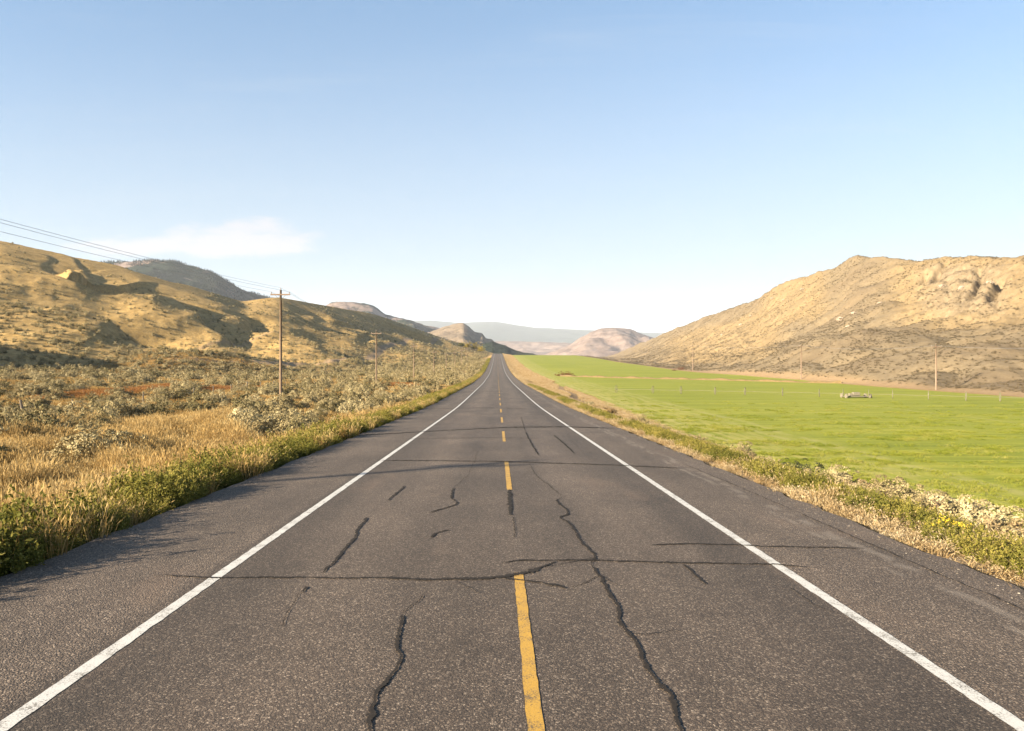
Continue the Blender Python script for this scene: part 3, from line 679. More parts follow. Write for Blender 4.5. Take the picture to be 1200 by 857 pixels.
def src(name, me):   # a source plant for scattering, not linked to the scene itself
    return bpy.data.objects.new(name, me)
def scatter(name, P_, rz, sc_, pick, sources, label, cat):
    N = len(P_); me = bpy.data.meshes.new(name); me.vertices.add(N); me.vertices.foreach_set('co', np.asarray(P_, np.float32).ravel())
    def at(nm, ty, vals, key):
        a = me.attributes.new(nm, ty, 'POINT'); a.data.foreach_set(key, np.asarray(vals).ravel())
    at('rotv', 'FLOAT_VECTOR', np.stack([rng.normal(0, .08, N), rng.normal(0, .08, N), rz], 1).astype(np.float32), 'vector')
    sc_ = np.asarray(sc_, np.float32); sc_ = sc_ if sc_.ndim == 2 else np.repeat(sc_[:, None], 3, 1)
    at('sclv', 'FLOAT_VECTOR', sc_, 'vector'); at('pick', 'INT', np.asarray(pick, np.int32), 'value')
    ob = link(name, me, kind='stuff', label=label, cat=cat)
    ng = bpy.data.node_groups.new(name, 'GeometryNodeTree')
    ng.interface.new_socket('Geometry', in_out='INPUT', socket_type='NodeSocketGeometry'); ng.interface.new_socket('Geometry', in_out='OUTPUT', socket_type='NodeSocketGeometry')
    gi = ng.nodes.new('NodeGroupInput'); go = ng.nodes.new('NodeGroupOutput'); ip = ng.nodes.new('GeometryNodeInstanceOnPoints')
    gj = ng.nodes.new('GeometryNodeJoinGeometry')
    for s_ in reversed(sources):
        oi = ng.nodes.new('GeometryNodeObjectInfo'); oi.inputs['Object'].default_value = s_; oi.inputs['As Instance'].default_value = True
        ng.links.new(oi.outputs['Geometry'], gj.inputs[0])
    def na(nm, ty):
        q_ = ng.nodes.new('GeometryNodeInputNamedAttribute'); q_.data_type = ty; q_.inputs[0].default_value = nm; return q_.outputs[0]
    ng.links.new(gi.outputs[0], ip.inputs['Points']); ng.links.new(gj.outputs[0], ip.inputs['Instance'])
    ip.inputs['Pick Instance'].default_value = True; ng.links.new(na('pick', 'INT'), ip.inputs['Instance Index'])
    er = ng.nodes.new('FunctionNodeEulerToRotation'); ng.links.new(na('rotv', 'FLOAT_VECTOR'), er.inputs[0]); ng.links.new(er.outputs[0], ip.inputs['Rotation'])
    ng.links.new(na('sclv', 'FLOAT_VECTOR'), ip.inputs['Scale']); ng.links.new(ip.outputs[0], go.inputs[0])
    md = ob.modifiers.new('scatter', 'NODES'); md.node_group = ng; return ob
def pts_on(X, Y, dz=0): return np.stack([X, Y, height(X, Y) + dz], 1)
def inframe(X, Y, m=420): px = VX + F * X / np.maximum(Y, .1); return (px > -m - 2500 / np.maximum(Y, 3)) & (px < 1200 + m + 2500 / np.maximum(Y, 3)) & (Y > 1.0)

# ------------------------------------------------------------------ sagebrush
sage_hi = [veg_mesh('foliage', *bush(10 + i, 62, 84, .50 + .05 * i, .72, .055, .030, .125), SAGE) for i in range(4)]
SAGE2 = veg_mat('dark_brush_leaves', [(.10, .085, .04), (.20, .17, .075), (.32, .26, .12), (.48, .38, .19)], tonev=.6, trans=.12)
sage_hi[3].materials.clear(); sage_hi[3].materials.append(SAGE2)
sage_tw = [twigs(i, .5, .75) for i in range(4)]
sage_lo = [src('sage_lo', veg_mesh('foliage', *bush(30 + i, 24, 17, .52, .74, .12, .085, .15), SAGE)) for i in range(4)]
Xs = []; Ys = []
def add_pts(n_, x0, x1, y0, y1, keep, ypow=1.0):
    X = rng.uniform(x0, x1, n_); Y = y0 + (y1 - y0) * rng.random(n_)**ypow; k = keep(X, Y) & inframe(X, Y); Xs.append(X[k]); Ys.append(Y[k])
def gold_zone(X, Y): e = 4 * perlin(X / 6, Y / 6 + 5); return ((X / Y < -.365 + e * .012) | (Y < 17)) & (Y < 36 + e + np.clip((X + 30) * 1.7, -3, 16)) & (X > -33 + e)
clump = lambda X, Y: fbm(X / 7, Y / 7 + 40, 3)
add_pts(3000, -115, -9.2, 18, 240, lambda X, Y: ~gold_zone(X, Y) & (clump(X, Y) > -.22))
add_pts(260, -28, -10, 20, 50, lambda X, Y: gold_zone(X, Y) & (clump(X, Y) > .3))
add_pts(2500, -60, -9, 240, 620, lambda X, Y: (clump(X, Y) > -.3))
SX = np.concatenate(Xs); SY = np.concatenate(Ys)
man = [(292, 520, 1.5), (318, 505, 1.35), (345, 497, 1.25), (372, 490, 1.3), (268, 500, 1.0), (238, 512, .95), (300, 488, 1.2), (330, 480, 1.1), (225, 480, 1.2), (182, 484, 1.25), (110, 490, 1.2), (130, 487, 1.1), (30, 508, 1.7), (8, 512, 1.9), (55, 503, 1.5), (-12, 512, 1.9), (75, 500, 1.2), (262, 478, 1.2)]
mx = []; my = []; msz = []
for px0, rw, sz in man:
    x, y, z = on_hill(px0, rw, 20, 90); mx.append(x); my.append(y); msz.append(sz)
SZ = np.concatenate([.65 + 1.5 * rng.random(len(SX))**1.5, msz]); SX = np.concatenate([SX, mx]); SY = np.concatenate([SY, my])
inred = lambda X, Y: sum(np.exp(-((X - a) / c_)**2 - ((Y - b) / d_)**2) for a, b, c_, d_ in RED)
trk = (poly_dist(SX, SY, track1) > 4) & (inred(SX, SY) < .45); SX, SY, SZ = SX[trk], SY[trk], SZ[trk]
inside = (VX + F * SX / SY > 2) & (VX + F * SX / SY < 1198)
app = np.where(inside, SZ / SY, 0); order = np.argsort(-app)
NIND = 270; ind = order[:NIND]; rest = order[NIND:]
vz = height(SX, SY)
GS = 'sagebrush bushes on the left of the road'
def sage_obj(x, y, z, s_, label, group, k, parts=True):
    r = empty('sagebrush', (x, y, z - .04), label, 'shrub', group, random.uniform(0, 6.28)); r.scale = (s_ * random.uniform(.9, 1.25), s_, s_ * random.uniform(.85, 1.1))
    link('foliage', sage_hi[k], None, r); link('branches', sage_tw[k], None, r) if parts else None
    return r
for j, i in enumerate(ind):
    px0 = VX + F * SX[i] / SY[i]
    if gold_zone(np.array([SX[i]]), np.array([SY[i]]))[0]: lb = 'small grey-green sagebrush standing alone in the golden grass left of the road'; gr_ = 'sagebrush in the golden grass'
    elif SX[i] < -39.5: lb = 'grey-green sagebrush bush beyond the wire fence on the left plain'; gr_ = 'sagebrush beyond the wire fence'
    elif px0 < 270: lb = 'grey-green sagebrush bush in the row between the golden grass and the wire fence'; gr_ = 'sagebrush in front of the wire fence'
    elif SY[i] < 62: lb = 'large grey-green sagebrush bush between golden grass and green verge, nearer than the first pole'; gr_ = 'large sagebrush near the green verge'
    else: lb = 'grey-green sagebrush bush among the poles left of the green verge'; gr_ = 'sagebrush among the utility poles'
    sage_obj(SX[i], SY[i], vz[i], SZ[i], lb, gr_, j % 4, j < 150)
# hillside sage and scrub
hx = rng.uniform(-430, -12, 150000); hy = rng.uniform(90, 1000, 150000)
k = inframe(hx, hy); hx, hy = hx[k], hy[k]
pq = VX + F * hx / hy; t_ = (hy - fLB(pq)) / (fLR(pq) - fLB(pq)); cl_ = fbm(hx / 28, hy / 28, 4)
lowt = np.clip(1 - t_, 0, 1)
k = (t_ > -.05) & (t_ < 1.02) & (rng.random(len(hx)) < np.clip(.42 * lowt**1.8 + .45 * ss(cl_, .2, .7) * lowt**.5 + .015, 0, 1)) & (poly_dist(hx, hy, track1) > 3.5)
hx, hy = hx[k], hy[k]
AX = np.concatenate([SX[rest], hx]); AY = np.concatenate([SY[rest], hy]); AS = np.concatenate([SZ[rest], rng.uniform(.6, 1.5, len(hx))])
scatter('sagebrush_cover', pts_on(AX, AY, -.05), rng.uniform(0, 6.28, len(AX)), AS, rng.integers(0, 4, len(AX)), sage_lo, 'grey-green sagebrush covering the plain and the hillside on the left', 'shrubs')
sage_lo[3].data.materials.clear(); sage_lo[3].data.materials.append(SAGE2)
# right hill scrub
scr = [src('scrub', veg_mesh('foliage', *bush(50 + i, 16, 8, .5, .5, .16, .10, .12), SCRUB)) for i in range(3)]
hx = rng.uniform(99.5, 330, 110000); hy = rng.uniform(90, 1000, 110000); k = inframe(hx, hy) & (fbm(hx / 18, hy / 18, 3) > -.95 + 1.2 * rng.random(110000) + .35 * ss(hx, 110, 220)); hx, hy = hx[k], hy[k]
scatter('hillside_scrub', pts_on(hx, hy, -.05), rng.uniform(0, 6.28, len(hx)), rng.uniform(.4, .95, len(hx)), rng.integers(0, 3, len(hx)), scr, 'low dry scrub dotted over the rocky hill on the right', 'scrub')

# ------------------------------------------------------------------ grasses and weeds
gsrc = [src('g', veg_mesh('blades', *grass(70 + i, 80, .30, .72, .011), GOLD)) for i in range(4)]
psrc = [src('g', veg_mesh('blades', *grass(80 + i, 90, .26, .48, .010), PALE)) for i in range(4)]
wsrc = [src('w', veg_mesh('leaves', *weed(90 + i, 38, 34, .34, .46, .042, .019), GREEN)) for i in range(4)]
fsrc = [src('g', veg_mesh('blades', *grass(95 + i, 34, .55, .5, .035, False), GOLD)) for i in range(3)]
X = rng.uniform(-36, -7.6, 26000); Y = rng.uniform(6, 62, 26000)
k = inframe(X, Y) & (gold_zone(X, Y) | (X > -9.5)) & (rng.random(len(X)) < np.clip(.75 + .6 * fbm(X / 1.8, Y / 1.8 + 7, 3), .1, 1)); X, Y = X[k], Y[k]
hs = .95 + .75 * fbm(X / 2.6, Y / 3.2, 4); S = np.stack([np.ones(len(X)), np.ones(len(X)), np.clip(hs, .3, 1.7) * rng.uniform(.8, 1.15, len(X))], 1)
scatter('golden_grass', pts_on(X, Y), rng.uniform(0, 6.28, len(X)), S, rng.integers(0, 4, len(X)), gsrc, 'tall golden dry grass between the green verge and the sagebrush on the left', 'grass')
RUST = veg_mat('rust_grass_blades', [(.26, .10, .03), (.38, .17, .055), (.46, .26, .09)], trans=.3)
rsrc = [src('g', veg_mesh('blades', *grass(98 + i, 34, .55, .5, .035, False), RUST)) for i in range(3)]
X = rng.uniform(-80, -15, 60000); Y = rng.uniform(60, 200, 60000); k = inframe(X, Y) & (inred(X, Y) > .3); X, Y = X[k][:9000], Y[k][:9000]
scatter('rust_red_grass', pts_on(X, Y), rng.uniform(0, 6.28, len(X)), rng.uniform(.5, 1.0, len(X)), rng.integers(0, 3, len(X)), rsrc, 'rust-red grass in thin bands across the sagebrush plain on the left', 'grass')
# sparser tufts between the sage
X = rng.uniform(-115, -8, 60000); Y = 25 + 215 * rng.random(60000)**1.3; k = inframe(X, Y) & ~gold_zone(X, Y) & (inred(X, Y) < .4); X, Y = X[k], Y[k]
scatter('dry_grass', pts_on(X, Y), rng.uniform(0, 6.28, len(X)), rng.uniform(.45, 1.0, len(X)), rng.integers(0, 3, len(X)), fsrc, 'short dry tan grass between the sagebrush on the left plain', 'grass')
def verge(side, n_, y0, y1, x0, x1, dens, pw=1.6):
    Y = y0 + (y1 - y0) * rng.random(n_)**pw; X = rng.uniform(x0, x1, n_); k = dens(X, Y) > rng.random(n_); return X[k] * side, Y[k]
# left green strip
X1, Y1 = verge(-1, 6500, 3, 170, 6.25, 8.9, lambda X, Y: (X < 8.1 + .8 * fbm(Y / 4, X * 0 + 2, 3)) * np.clip(1.25 + .5 * fbm(X / 1.5, Y / 3, 2), 0, 1), 1.5)
X1b, Y1b = verge(-1, 3500, 150, 640, 6.5, 9.5, lambda X, Y: X * 0 + .9, 1.2)
sz = np.concatenate([rng.uniform(.75, 1.35, len(X1)) * np.clip(1.05 + .9 * fbm(X1 / 1.1, Y1 / 1.6, 3), .5, 1.7) * (1 - .45 * ss(-X1, 6.9, 6.2)), rng.uniform(1.0, 1.7, len(X1b))])
X = np.concatenate([X1, X1b]); Y = np.concatenate([Y1, Y1b]); X = X + road_x(Y)
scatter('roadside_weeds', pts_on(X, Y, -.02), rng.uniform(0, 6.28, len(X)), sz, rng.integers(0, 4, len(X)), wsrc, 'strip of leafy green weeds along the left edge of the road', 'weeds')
# right green patches
gp = lambda X, Y: ss(fbm(X / 2.2, Y / 5 + 31, 3), -.4, .05)
X1, Y1 = verge(1, 5200, 3, 150, 6.9, 9.2, lambda X, Y: gp(X, Y), 1.6)
X2, Y2 = verge(-1, 5200, 4, 300, 6.2, 9.6, lambda X, Y: np.clip(.35 + .6 * fbm(X, Y / 3 + 9, 3) + .3 * ss(X, 8, 9), 0, 1), 1.5)
scatter('verge_grass', pts_on(X2, Y2, -.02), rng.uniform(0, 6.28, len(X2)), rng.uniform(.45, 1.0, len(X2)), rng.integers(0, 4, len(X2)), gsrc, 'yellow dry grass stalks mixed into the weeds along the left road edge', 'grass')
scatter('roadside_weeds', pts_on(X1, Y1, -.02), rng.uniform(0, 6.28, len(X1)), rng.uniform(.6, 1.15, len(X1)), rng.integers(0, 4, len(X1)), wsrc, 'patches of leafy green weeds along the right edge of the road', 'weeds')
X1, Y1 = verge(1, 15000, 3, 260, 6.15, 17.2, lambda X, Y: np.clip(.75 - .5 * gp(X, Y) * (X < 9.2) + .2, 0, 1) * (np.abs(X - px_(Y)) > .8), 1.7)
hs = np.where(X1 < 7.0, .45, np.where(X1 < 9, .7, .55)) * rng.uniform(.5, 1.15, len(X1)) * (1 + .4 * fbm(X1 / 3, Y1 / 3, 2))
scatter('pale_grass', pts_on(X1, Y1, -.02), rng.uniform(0, 6.28, len(X1)), np.stack([X1 * 0 + 1, X1 * 0 + 1, np.clip(hs, .25, 1.6)], 1), rng.integers(0, 4, len(X1)), psrc, 'pale straw grass on the bank between the road and the green field', 'grass')
X1, Y1 = verge(1, 5000, 200, 900, 6.5, 17, lambda X, Y: X * 0 + .9, 1.2)
scatter('bank_grass', pts_on(X1, Y1, -.02), rng.uniform(0, 6.28, len(X1)), rng.uniform(.8, 1.4, len(X1)), rng.integers(0, 4, len(X1)), psrc, 'rough dry grass on the far bank right of the road', 'grass')

# right verge shrubs
rab = [veg_mesh('foliage', *bush(110 + i, 80, 70, .46, .56, .045, .022, .09, up=1.5), PALE if i == 1 else SAGE) for i in range(4)]
dense = [(985, 10.6, 1.15), (1008, 10.9, .95), (1032, 10.3, 1.1), (1060, 10.8, 1.25), (1082, 10.2, 1.05), (1104, 10.7, 1.1), (1128, 10.5, 1.25), (1150, 10.1, .95), (1172, 10.5, 1.1), (1195, 10.2, 1.2), (1225, 10.4, 1.2), (905, 10.2, .8), (870, 10.6, .9), (842, 10.1, .7), (810, 10.9, .9), (775, 10.4, .8), (752, 11, 1), (715, 10.4, 1.0), (690, 10.7, 1.1), (962, 10.3, .9)]
for i, (px0, x, s_) in enumerate(dense):
    y = x * F / (px0 - VX); r = empty('rabbitbrush', (x, y, hz(x, y) - .05), 'pale straw-coloured bush on the bank edge between the road and the green field', 'shrub', 'pale bushes along the right bank', random.uniform(0, 6.28))
    s_ *= 1.35; r.scale = (s_, s_, s_ * random.uniform(.6, .78)); link('foliage', rab[i % 4], None, r); link('branches', sage_tw[i % 4], None, r)
jun = veg_mesh('foliage', *bush(130, 46, 30, .62, .9, .085, .035, .10, up=.5, lumpy=.6), DKG)
for px0, x, s_, lb in ((952, 10.9, 1.05, 'dark green spiky bush, the taller one at the top of the right bank'), (928, 10.6, .8, 'smaller dark green bush left of the taller dark one on the right bank')):
    y = x * F / (px0 - VX); r = empty('juniper_bush', (x, y, hz(x, y) - .05), lb, 'shrub', None, 1.0); r.scale = (s_ * 1.3, s_, s_ * .78); link('foliage', jun, None, r); link('branches', sage_tw[1], None, r)
def flowers(seed, k):
    g = np.random.default_rng(seed); c = np.stack([g.normal(0, .28, k), g.normal(0, .28, k), .5 - .0 * g.random(k)], 1); c[:, 2] = .62 - 1.1 * (c[:, 0]**2 + c[:, 1]**2) + g.normal(0, .05, k)
    cc = np.repeat(c, 7, 0) + g.normal(0, .02, (k * 7, 3)); d = unit(g.normal(0, 1, cc.shape) + [0, 0, 1]); sd = unit(np.cross(d, g.normal(0, 1, cc.shape)))
    V, F4 = tris_from(cc, d, sd, np.full(len(cc), .035), np.full(len(cc), .03)); me = mesh_np('inflorescence', V, F4); me.materials.append(FLOW); return me
fl = flowers(3, 45)
for px0, x, s_, lb in ((1058, 8.9, .75, 'bush with yellow flowers in front of the pale bushes on the right bank'), (1112, 7.5, .7, 'low bush with yellow flowers nearest the asphalt on the right verge'), (1118, 9.5, .7, 'small yellow-flowered bush behind the green weeds on the right verge')):
    y = x * F / (px0 - VX); r = empty('flowering_bush', (x, y, hz(x, y) - .05), lb, 'shrub', None, 1.0); r.scale = (s_,) * 3
    link('foliage', veg_mesh('foliage', *bush(int(px0), 60, 24, .42, .5, .05, .02, .07), GREEN), None, r); link('inflorescence', fl, None, r, kind='stuff')

# red brown thickets
def thicket(x, y, L_, H_, seed, lb):
    V, F4, tn = bush(seed, 120, 16, .5, .8, .05, .035, .045); V = V * [L_, 2.2, H_]
    link('thicket', veg_mesh('thicket', V, F4, tn, REDB), None, None, (x, y, hz(x, y) - .1), label=lb, cat='shrub')
thicket(26.5, 268, 8.5, 2.3, 5, 'long low red-brown thicket in the green field near the road')
thicket(98.5, 366, 4.5, 2.0, 6, 'small red-brown thicket where the green field meets the right hill')
thicket(91, 352, 2.6, 1.2, 9, 'tiny red-brown bush at the field edge, left of the small thicket')

# trees near the crest
BARK = flat_mat('grey_bark', (.16, .12, .08), .9, .4, 3)
def tree(name, x, y, Hh, Rr, m, seed, lb, gr_=None):
    r = empty(name, (x, y, hz(x, y) - .1), lb, 'tree', gr_); g = random.Random(seed); b = MB()
    b.tube([(0, 0, -.3), (.1, 0, Hh * .3), (.15, .1, Hh * .7)], [.32, .24, .1], 8)
    for i in range(7):
        a = g.uniform(0, 6.28); z0 = Hh * g.uniform(.25, .55); b.tube([(.1, 0, z0), (Rr * .4 * math.cos(a), Rr * .4 * math.sin(a), z0 + Hh * .15), (Rr * .75 * math.cos(a), Rr * .75 * math.sin(a), z0 + Hh * .3)], [.14, .09, .04], 5)
    me = b.mesh('trunk'); me.materials.append(BARK); link('trunk', me, None, r)
    V, F4, tn = bush(seed, 130, 26, Rr, Hh * .78, .55, .34, Hh * .055, up=.2, lumpy=.5); V[:, 2] += Hh * .18
    link('crown', veg_mesh('crown', V, F4, tn, m), None, r)
for px0, y, Hh, Rr, m, lb in ((548, 800, 7.5, 4, YELB, 'yellow autumn tree, leftmost of the clump left of the road crest'), (556, 805, 8.5, 4.5, YELB, 'tallest yellow autumn tree in the clump left of the road crest'), (563, 800, 8, 4.2, YELB, 'orange-yellow tree nearest the road crest'), (541, 790, 5, 3.5, GREEN, 'low green bush tree left of the yellow clump at the crest')):
    tree('cottonwood_tree', (px0 - VX) / F * y, y, Hh, Rr, m, int(px0), lb)
# conifers on the forested mountain
def conifer(seed):
    g = np.random.default_rng(seed); b = []; tn = []; Fq = []; k = 0
    for i in range(5):
        z0 = 1.5 + i * 2.1; r = 2.3 * (1 - i / 5.6); m = 7
        for j in range(m):
            a0 = 2 * math.pi * j / m + i; a1 = a0 + 2 * math.pi / m * .95; rr = r * g.uniform(.75, 1.2)
            b += [(0, 0, z0 + 3.2), (rr * math.cos(a0), rr * math.sin(a0), z0 + g.uniform(-.3, .3)), (rr * math.cos((a0 + a1) / 2) * .6, rr * math.sin((a0 + a1) / 2) * .6, z0 + .4), (rr * math.cos(a1), rr * math.sin(a1), z0 + g.uniform(-.3, .3))]; Fq.append((k, k + 1, k + 2, k + 3)); k += 4; tn += [g.random()] * 4
    return np.array(b), np.array(Fq), tn
csrc = [src('c', veg_mesh('needles', *conifer(i), CONI)) for i in range(3)]
N = 16000; cp = rng.uniform(110, 400, N); ct = rng.uniform(.25, 1.03, N); X, Y, Z = Hf(cp, ct)
k = fbm(X / 120, Y / 120, 4) > -.25 - .0 * ct; X, Y, Z = X[k], Y[k], Z[k]
scatter('conifer_forest', np.stack([X, Y, Z - .5], 1), rng.uniform(0, 6.28, len(X)), rng.uniform(.3, .7, len(X)), rng.integers(0, 3, len(X)), csrc, 'dark conifer forest on the mountain behind the left hill', 'forest')

# ------------------------------------------------------------------ utility poles and wires
WOOD = flat_mat('weathered_pole_wood', (.22, .15, .095), .9, .35, 4); PALEW = flat_mat('sunbleached_pole_wood', (.28, .195, .135), .9, .3, 4)
GREYW = flat_mat('grey_fence_wood', (.20, .165, .125), .95, .4, 6); PORC = flat_mat('porcelain', (.30, .25, .2), .3); WIRE = flat_mat('old_cable', (.3, .3, .3), .6)
STEEL = flat_mat('weathered_galvanised_steel', (.20, .185, .11), .7, .3, 3, spec=.3)
def upole(x, y, H_, ztop, lb, m, ang=0.0, gr_=None):
    z0 = hz(x, y); H_ = ztop - z0 if ztop is not None else H_
    r = empty('utility_pole', (x, y, z0), lb, 'utility pole', gr_, ang)
    me = MB().tube([(0, 0, -.5), (0, 0, H_ * .5), (0, 0, H_)], [.18, .155, .12], 12).mesh('pole', True); link('pole', me, m, r)
    link('crossarm', MB().box((0, -.16, H_ - .55), (2.3, .13, .17), .012).mesh('crossarm'), PALEW, r)
    for s in (-1, 1): link('brace', MB().tube([(s * .62, -.17, H_ - .6), (0, -.14, H_ - 1.25)], .02, 6).mesh('brace'), STEEL, r)
    for dx_, dz_ in ((-1.05, -.49), (1.05, -.49), (0, 0)):
        link('insulator', MB().tube([(dx_, -.16 * (dx_ != 0), H_ + dz_ + q_) for q_ in (0, .06, .12, .17, .23, .26)], [.02, .025, .07, .045, .06, .02], 8).mesh('insulator', True), PORC, r)
    return np.array([x, y, z0 + H_]), ang
LPOLE = [(-36, -3, 10.6), (-25.4, 80, 7.6), ((441 - VX) / F * 150, 150, (HZ - 388) / F * 150), ((485 - VX) / F * 216, 216, (HZ - 404) / F * 216), ((508.5 - VX) / F * 284, 284, (HZ - 411.5) / F * 284), ((523 - VX) / F * 350, 350, (HZ - 414) / F * 350 ), ((533 - VX) / F * 418, 418, 1.7), ((541 - VX) / F * 486, 486, 3.6), ((547 - VX) / F * 556, 556, 5.5)]
ords = ['behind the camera', 'tallest weathered pole with a crossarm, nearest on the left of the road', 'second weathered pole from the left, in front of the dirt track', 'third weathered pole from the left, right of the dirt track', 'fourth weathered pole from the left, in the sagebrush', 'fifth weathered pole from the left, small against the left hill', 'sixth weathered pole from the left, small beside the hill foot', 'seventh weathered pole from the left, tiny near the road', 'eighth and farthest tiny pole left of the road']
tops = []
for i, (x, y, zt) in enumerate(LPOLE):
    tops.append(upole(x, y, 0, zt, ords[i] if i else 'weathered utility pole standing beside the road left of the camera', WOOD, .0, 'utility poles left of the road'))
def wires(tops, offs, rad, labels, group):
    for (dx_, dz_), lb in zip(offs, labels):
        pts = []
        for (a, _), (b, _) in zip(tops[:-1], tops[1:]):
            for k in range(16):
                t = k / 16; p = a + (b - a) * t; pts.append((p[0] + dx_, p[1] - .16 * (dx_ != 0), p[2] + dz_ - 4 * t * (1 - t) * 1.0))
        e = tops[-1][0]; pts.append((e[0] + dx_, e[1], e[2] + dz_))
        link('power_line', MB().tube(pts, rad, 5).mesh('power_line', True), WIRE, label=lb, cat='cable', group=group)
wires(tops, ((-1.05, -.22), (0, .27), (1.05, -.22)), .012, ('thin cable on the left end of the crossarms left of the road', 'thin cable over the tops of the poles left of the road', 'thin cable on the right end of the crossarms left of the road'), 'cables on the left pole line')
RP_ = [(97.5, 97, 0), (97, 151, 0), (97, 218, 0), (97, 339, 0)]
rt = []
for (x, y, _), lb, Hh in zip(RP_, ('pale utility pole at the foot of the right hill, outside the right edge', 'rightmost pale pole at the foot of the right hill', 'middle pale pole at the foot of the right hill', 'pale pole at the left end of the right hill, by the small thicket'), (10, 10, 11, 13)):
    rt.append(upole(x, y, Hh, None, lb, PALEW, 0, 'pale utility poles under the right hill'))
wires(rt, ((-1.05, -.22), (1.05, -.22)), .01, ('thin cable on the near side of the poles under the right hill', 'thin cable on the far side of the poles under the right hill'), 'cables under the right hill')

# ------------------------------------------------------------------ wire fence
fr = empty('wire_fence', (-39.7, 57, hz(-39.7, 57)), 'grey wooden post and wire fence across the sagebrush plain on the left', 'fence')
base = Vector(fr.location); fx = lambda y: -39.7 + .5 * math.sin(y / 25)
pm = [MB().tube([(0, 0, -.3), (.01 * i, 0, .7), (.02 * (i - 1), .01, 1.3)], [.075, .07, .06], 8).mesh('fence_post') for i in range(3)]
for m_ in pm: m_.materials.append(GREYW)
fy = np.arange(30.2, 200, 6.6)
for i, y in enumerate(fy):
    x = fx(y); o = link('fence_post', pm[i % 3], None, fr, Vector((x, y, hz(x, y))) - base); o.rotation_euler = (random.gauss(0, .04), random.gauss(0, .05), random.random() * 6)
    if i % 8 == 4: o.scale = (1.6, 1.6, 1.15)
for h_ in (.35, .7, 1.05): link('fence_wire', MB().tube([(fx(y) - base.x, y - base.y, hz(fx(y), y) + h_ - base.z) for y in fy], .004, 4).mesh('fence_wire'), WIRE, fr)

# ------------------------------------------------------------------ sprinkler wheel line
def wline(px, t=None):
    y = 137 - 27 * (px - 765) / 407; x = (px - VX) / F * y; return x, y, hz(x, y)
x0, y0, z0 = wline(765); wl = empty('sprinkler_wheel_line', (x0, y0, z0), 'long metal irrigation pipe on spoked wheels standing across the green field', 'irrigation line')
b0 = Vector((x0, y0, z0)); WR = .78
wv = MB()
wv.tube([(0, WR * math.cos(a), WR * math.sin(a)) for a in np.linspace(0, 2 * math.pi, 25)], .045, 6, False); wv.tube([(-.1, 0, 0), (.1, 0, 0)], .1, 8)
for a in np.linspace(0, 2 * math.pi, 9)[:-1]: wv.tube([(0, 0, 0), (0, WR * math.cos(a), WR * math.sin(a))], .02, 5)
wme = wv.mesh('wheel'); wme.materials.append(STEEL); dirv = Vector(wline(1172)) - Vector(wline(765)); wa = math.atan2(dirv.y, dirv.x)
for px0 in (722, 765, 798, 838, 873, 917, 960, 988, 1018, 1046, 1088, 1132, 1172, 1215):
    p = Vector(wline(px0)) - b0; o = link('wheel', wme, None, wl, p + Vector((0, 0, WR))); o.rotation_euler = (random.random() * 3, 0, wa)
pp = [Vector(wline(q_)) - b0 + Vector((0, 0, WR + .03 * math.sin(q_ * .11))) for q_ in range(722, 1222, 8)]
link('pipe', MB().tube(pp, .03, 8).mesh('pipe'), STEEL, wl)
mv = Vector(wline(1003)) - b0; mm_ = MB(); mm_.box((mv.x, mv.y, .75 + mv.z), (1.1, .8, .6), .08); mm_.box((mv.x - .9, mv.y + .1, .62 + mv.z), (.5, .6, .45), .05); mm_.box((mv.x, mv.y, .32 + mv.z), (4.6, 1.3, .12), .02)
for sx in (-2.1, 2.1):
    for sy in (-.8, .8): mm_.tube([(mv.x + sx - .12, mv.y + sy, .4 + mv.z), (mv.x + sx + .12, mv.y + sy, .4 + mv.z)], .4, 14)
link('drive_mover', mm_.mesh('drive_mover'), flat_mat('faded_cream_paint', (.24, .21, .15), .8, .3, 3), wl)

# ------------------------------------------------------------------ boulders on the right hill
RK, n = mat('pale_boulder_rock'); f = n.noise(n.pos(), .9, 6, .7)
finish(n, n.ramp(f, [(.35, (.22, .16, .11)), (.5, (.38, .30, .22)), (.65, (.52, .44, .35))]), .9, f, .8, .3)
for i, (px0, rw, s_) in enumerate([(985, 376, 3.2), (1000, 371, 2.4), (994, 384, 1.8), (1010, 362, 2), (905, 352, 2.2), (868, 382, 2.4), (846, 393, 2.0), (828, 402, 1.8), (880, 372, 2), (1031, 355, 2.2), (940, 340, 2.4), (918, 348, 1.8), (1104, 338, 2.8), (1128, 342, 3), (1160, 340, 2.6)]):
    x, y, z = on_hill(px0, rw, 90, 1200); bm = MB(); V = []; nu, nv = 14, 9; g = np.random.default_rng(i)
    for a in range(nv):
        for c_ in range(nu):
            th = math.pi * a / (nv - 1); ph = 2 * math.pi * c_ / nu; d = np.array([math.sin(th) * math.cos(ph), math.sin(th) * math.sin(ph), math.cos(th)])
            rr = 1 + .45 * float(perlin(np.array([d[0] * 1.6 + i * 7]), np.array([d[1] * 1.6 + d[2] * 2.3]))[0]); V.append(tuple(d * rr * s_ * .5 * np.array([1.3, 1, .8])))
    Fs = [(a * nu + c_, a * nu + (c_ + 1) % nu, (a + 1) * nu + (c_ + 1) % nu, (a + 1) * nu + c_) for a in range(nv - 1) for c_ in range(nu)]
    bm.add(V, Fs); link('boulder', bm.mesh('boulder'), RK, None, (x, y, hz(x, y) + .1 * s_), label='pale weathered boulder lying on the rocky slope of the right hill', cat='rock', group='boulders on the right hill')

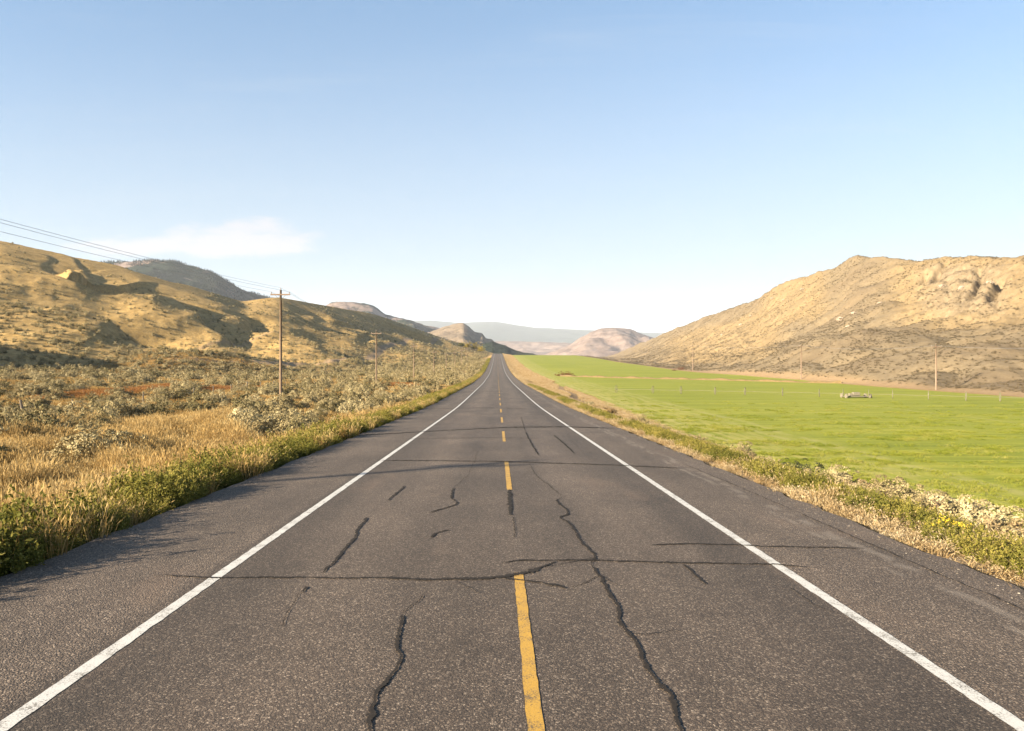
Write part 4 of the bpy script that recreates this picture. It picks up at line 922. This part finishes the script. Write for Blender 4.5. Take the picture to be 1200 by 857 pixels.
# loose gravel along the asphalt edges
def pebble(seed):
    g = np.random.default_rng(seed); V = unit(g.normal(0, 1, (12, 3))) * g.uniform(.7, 1.2, (12, 1)) * [1, .8, .55]
    import bmesh
    bm = bmesh.new(); [bm.verts.new(v) for v in V]; bmesh.ops.convex_hull(bm, input=bm.verts); me = bpy.data.meshes.new('pebble'); bm.to_mesh(me); bm.free()
    me.polygons.foreach_set('use_smooth', [False] * len(me.polygons)); me.materials.append(GRV); return me
GRV = veg_mat('roadside_gravel_stone', [(.08, .065, .05), (.15, .12, .095), (.24, .20, .16), (.36, .32, .27)], trans=0, tonev=.0, pv=.2)
psr = [src('p', pebble(i)) for i in range(4)]
N = 26000; Y = 3.2 + 42 * rng.random(N)**1.8; X = rng.choice([-1, 1], N) * (6.25 + rng.normal(0, .33, N)); k = (np.abs(X) > 5.0) & inframe(X, Y); X, Y = X[k], Y[k]
Z = np.where(np.abs(X) < 5.85, road_z(Y) + .002, height(X, Y) + .01)
scatter('gravel', np.stack([X, Y, Z], 1), rng.uniform(0, 6.28, len(X)), .004 + .013 * rng.random(len(X))**2.5, rng.integers(0, 4, len(X)), psr, 'loose gravel scattered along both edges of the asphalt', 'gravel')

# the mown hay crop close to the bank
CROP = veg_mat('hay_crop_leaves', [(.13, .18, .018), (.23, .27, .026), (.34, .35, .05), (.46, .42, .12)], trans=.35, tonev=.5, pv=1.1)
crs = []
for i in range(3):
    V, F4, tn = weed(140 + i, 30, 12, .55, .13, .07, .018); crs.append(src('c', veg_mesh('leaves', V, F4, tn, CROP)))
N = 32000; Y = 14 + 150 * rng.random(N)**1.5; X = 16.2 + 75 * rng.random(N)**1.2; k = inframe(X, Y) & (rng.random(N) < (.05 + .6 * ss(fbm(X / 16, Y / 3, 3), -.1, .35)) * (1 - ss(Y, 45, 125))) & (np.abs(X - 27 - 1.5 * perlin(Y / 20, Y * 0)) > .5)
X, Y = X[k], Y[k]
scatter('hay_crop', pts_on(X, Y, .03), rng.uniform(0, 6.28, len(X)), rng.uniform(.6, 1.3, len(X)), rng.integers(0, 3, len(X)), crs, 'short green hay crop growing across the irrigated field', 'crop')
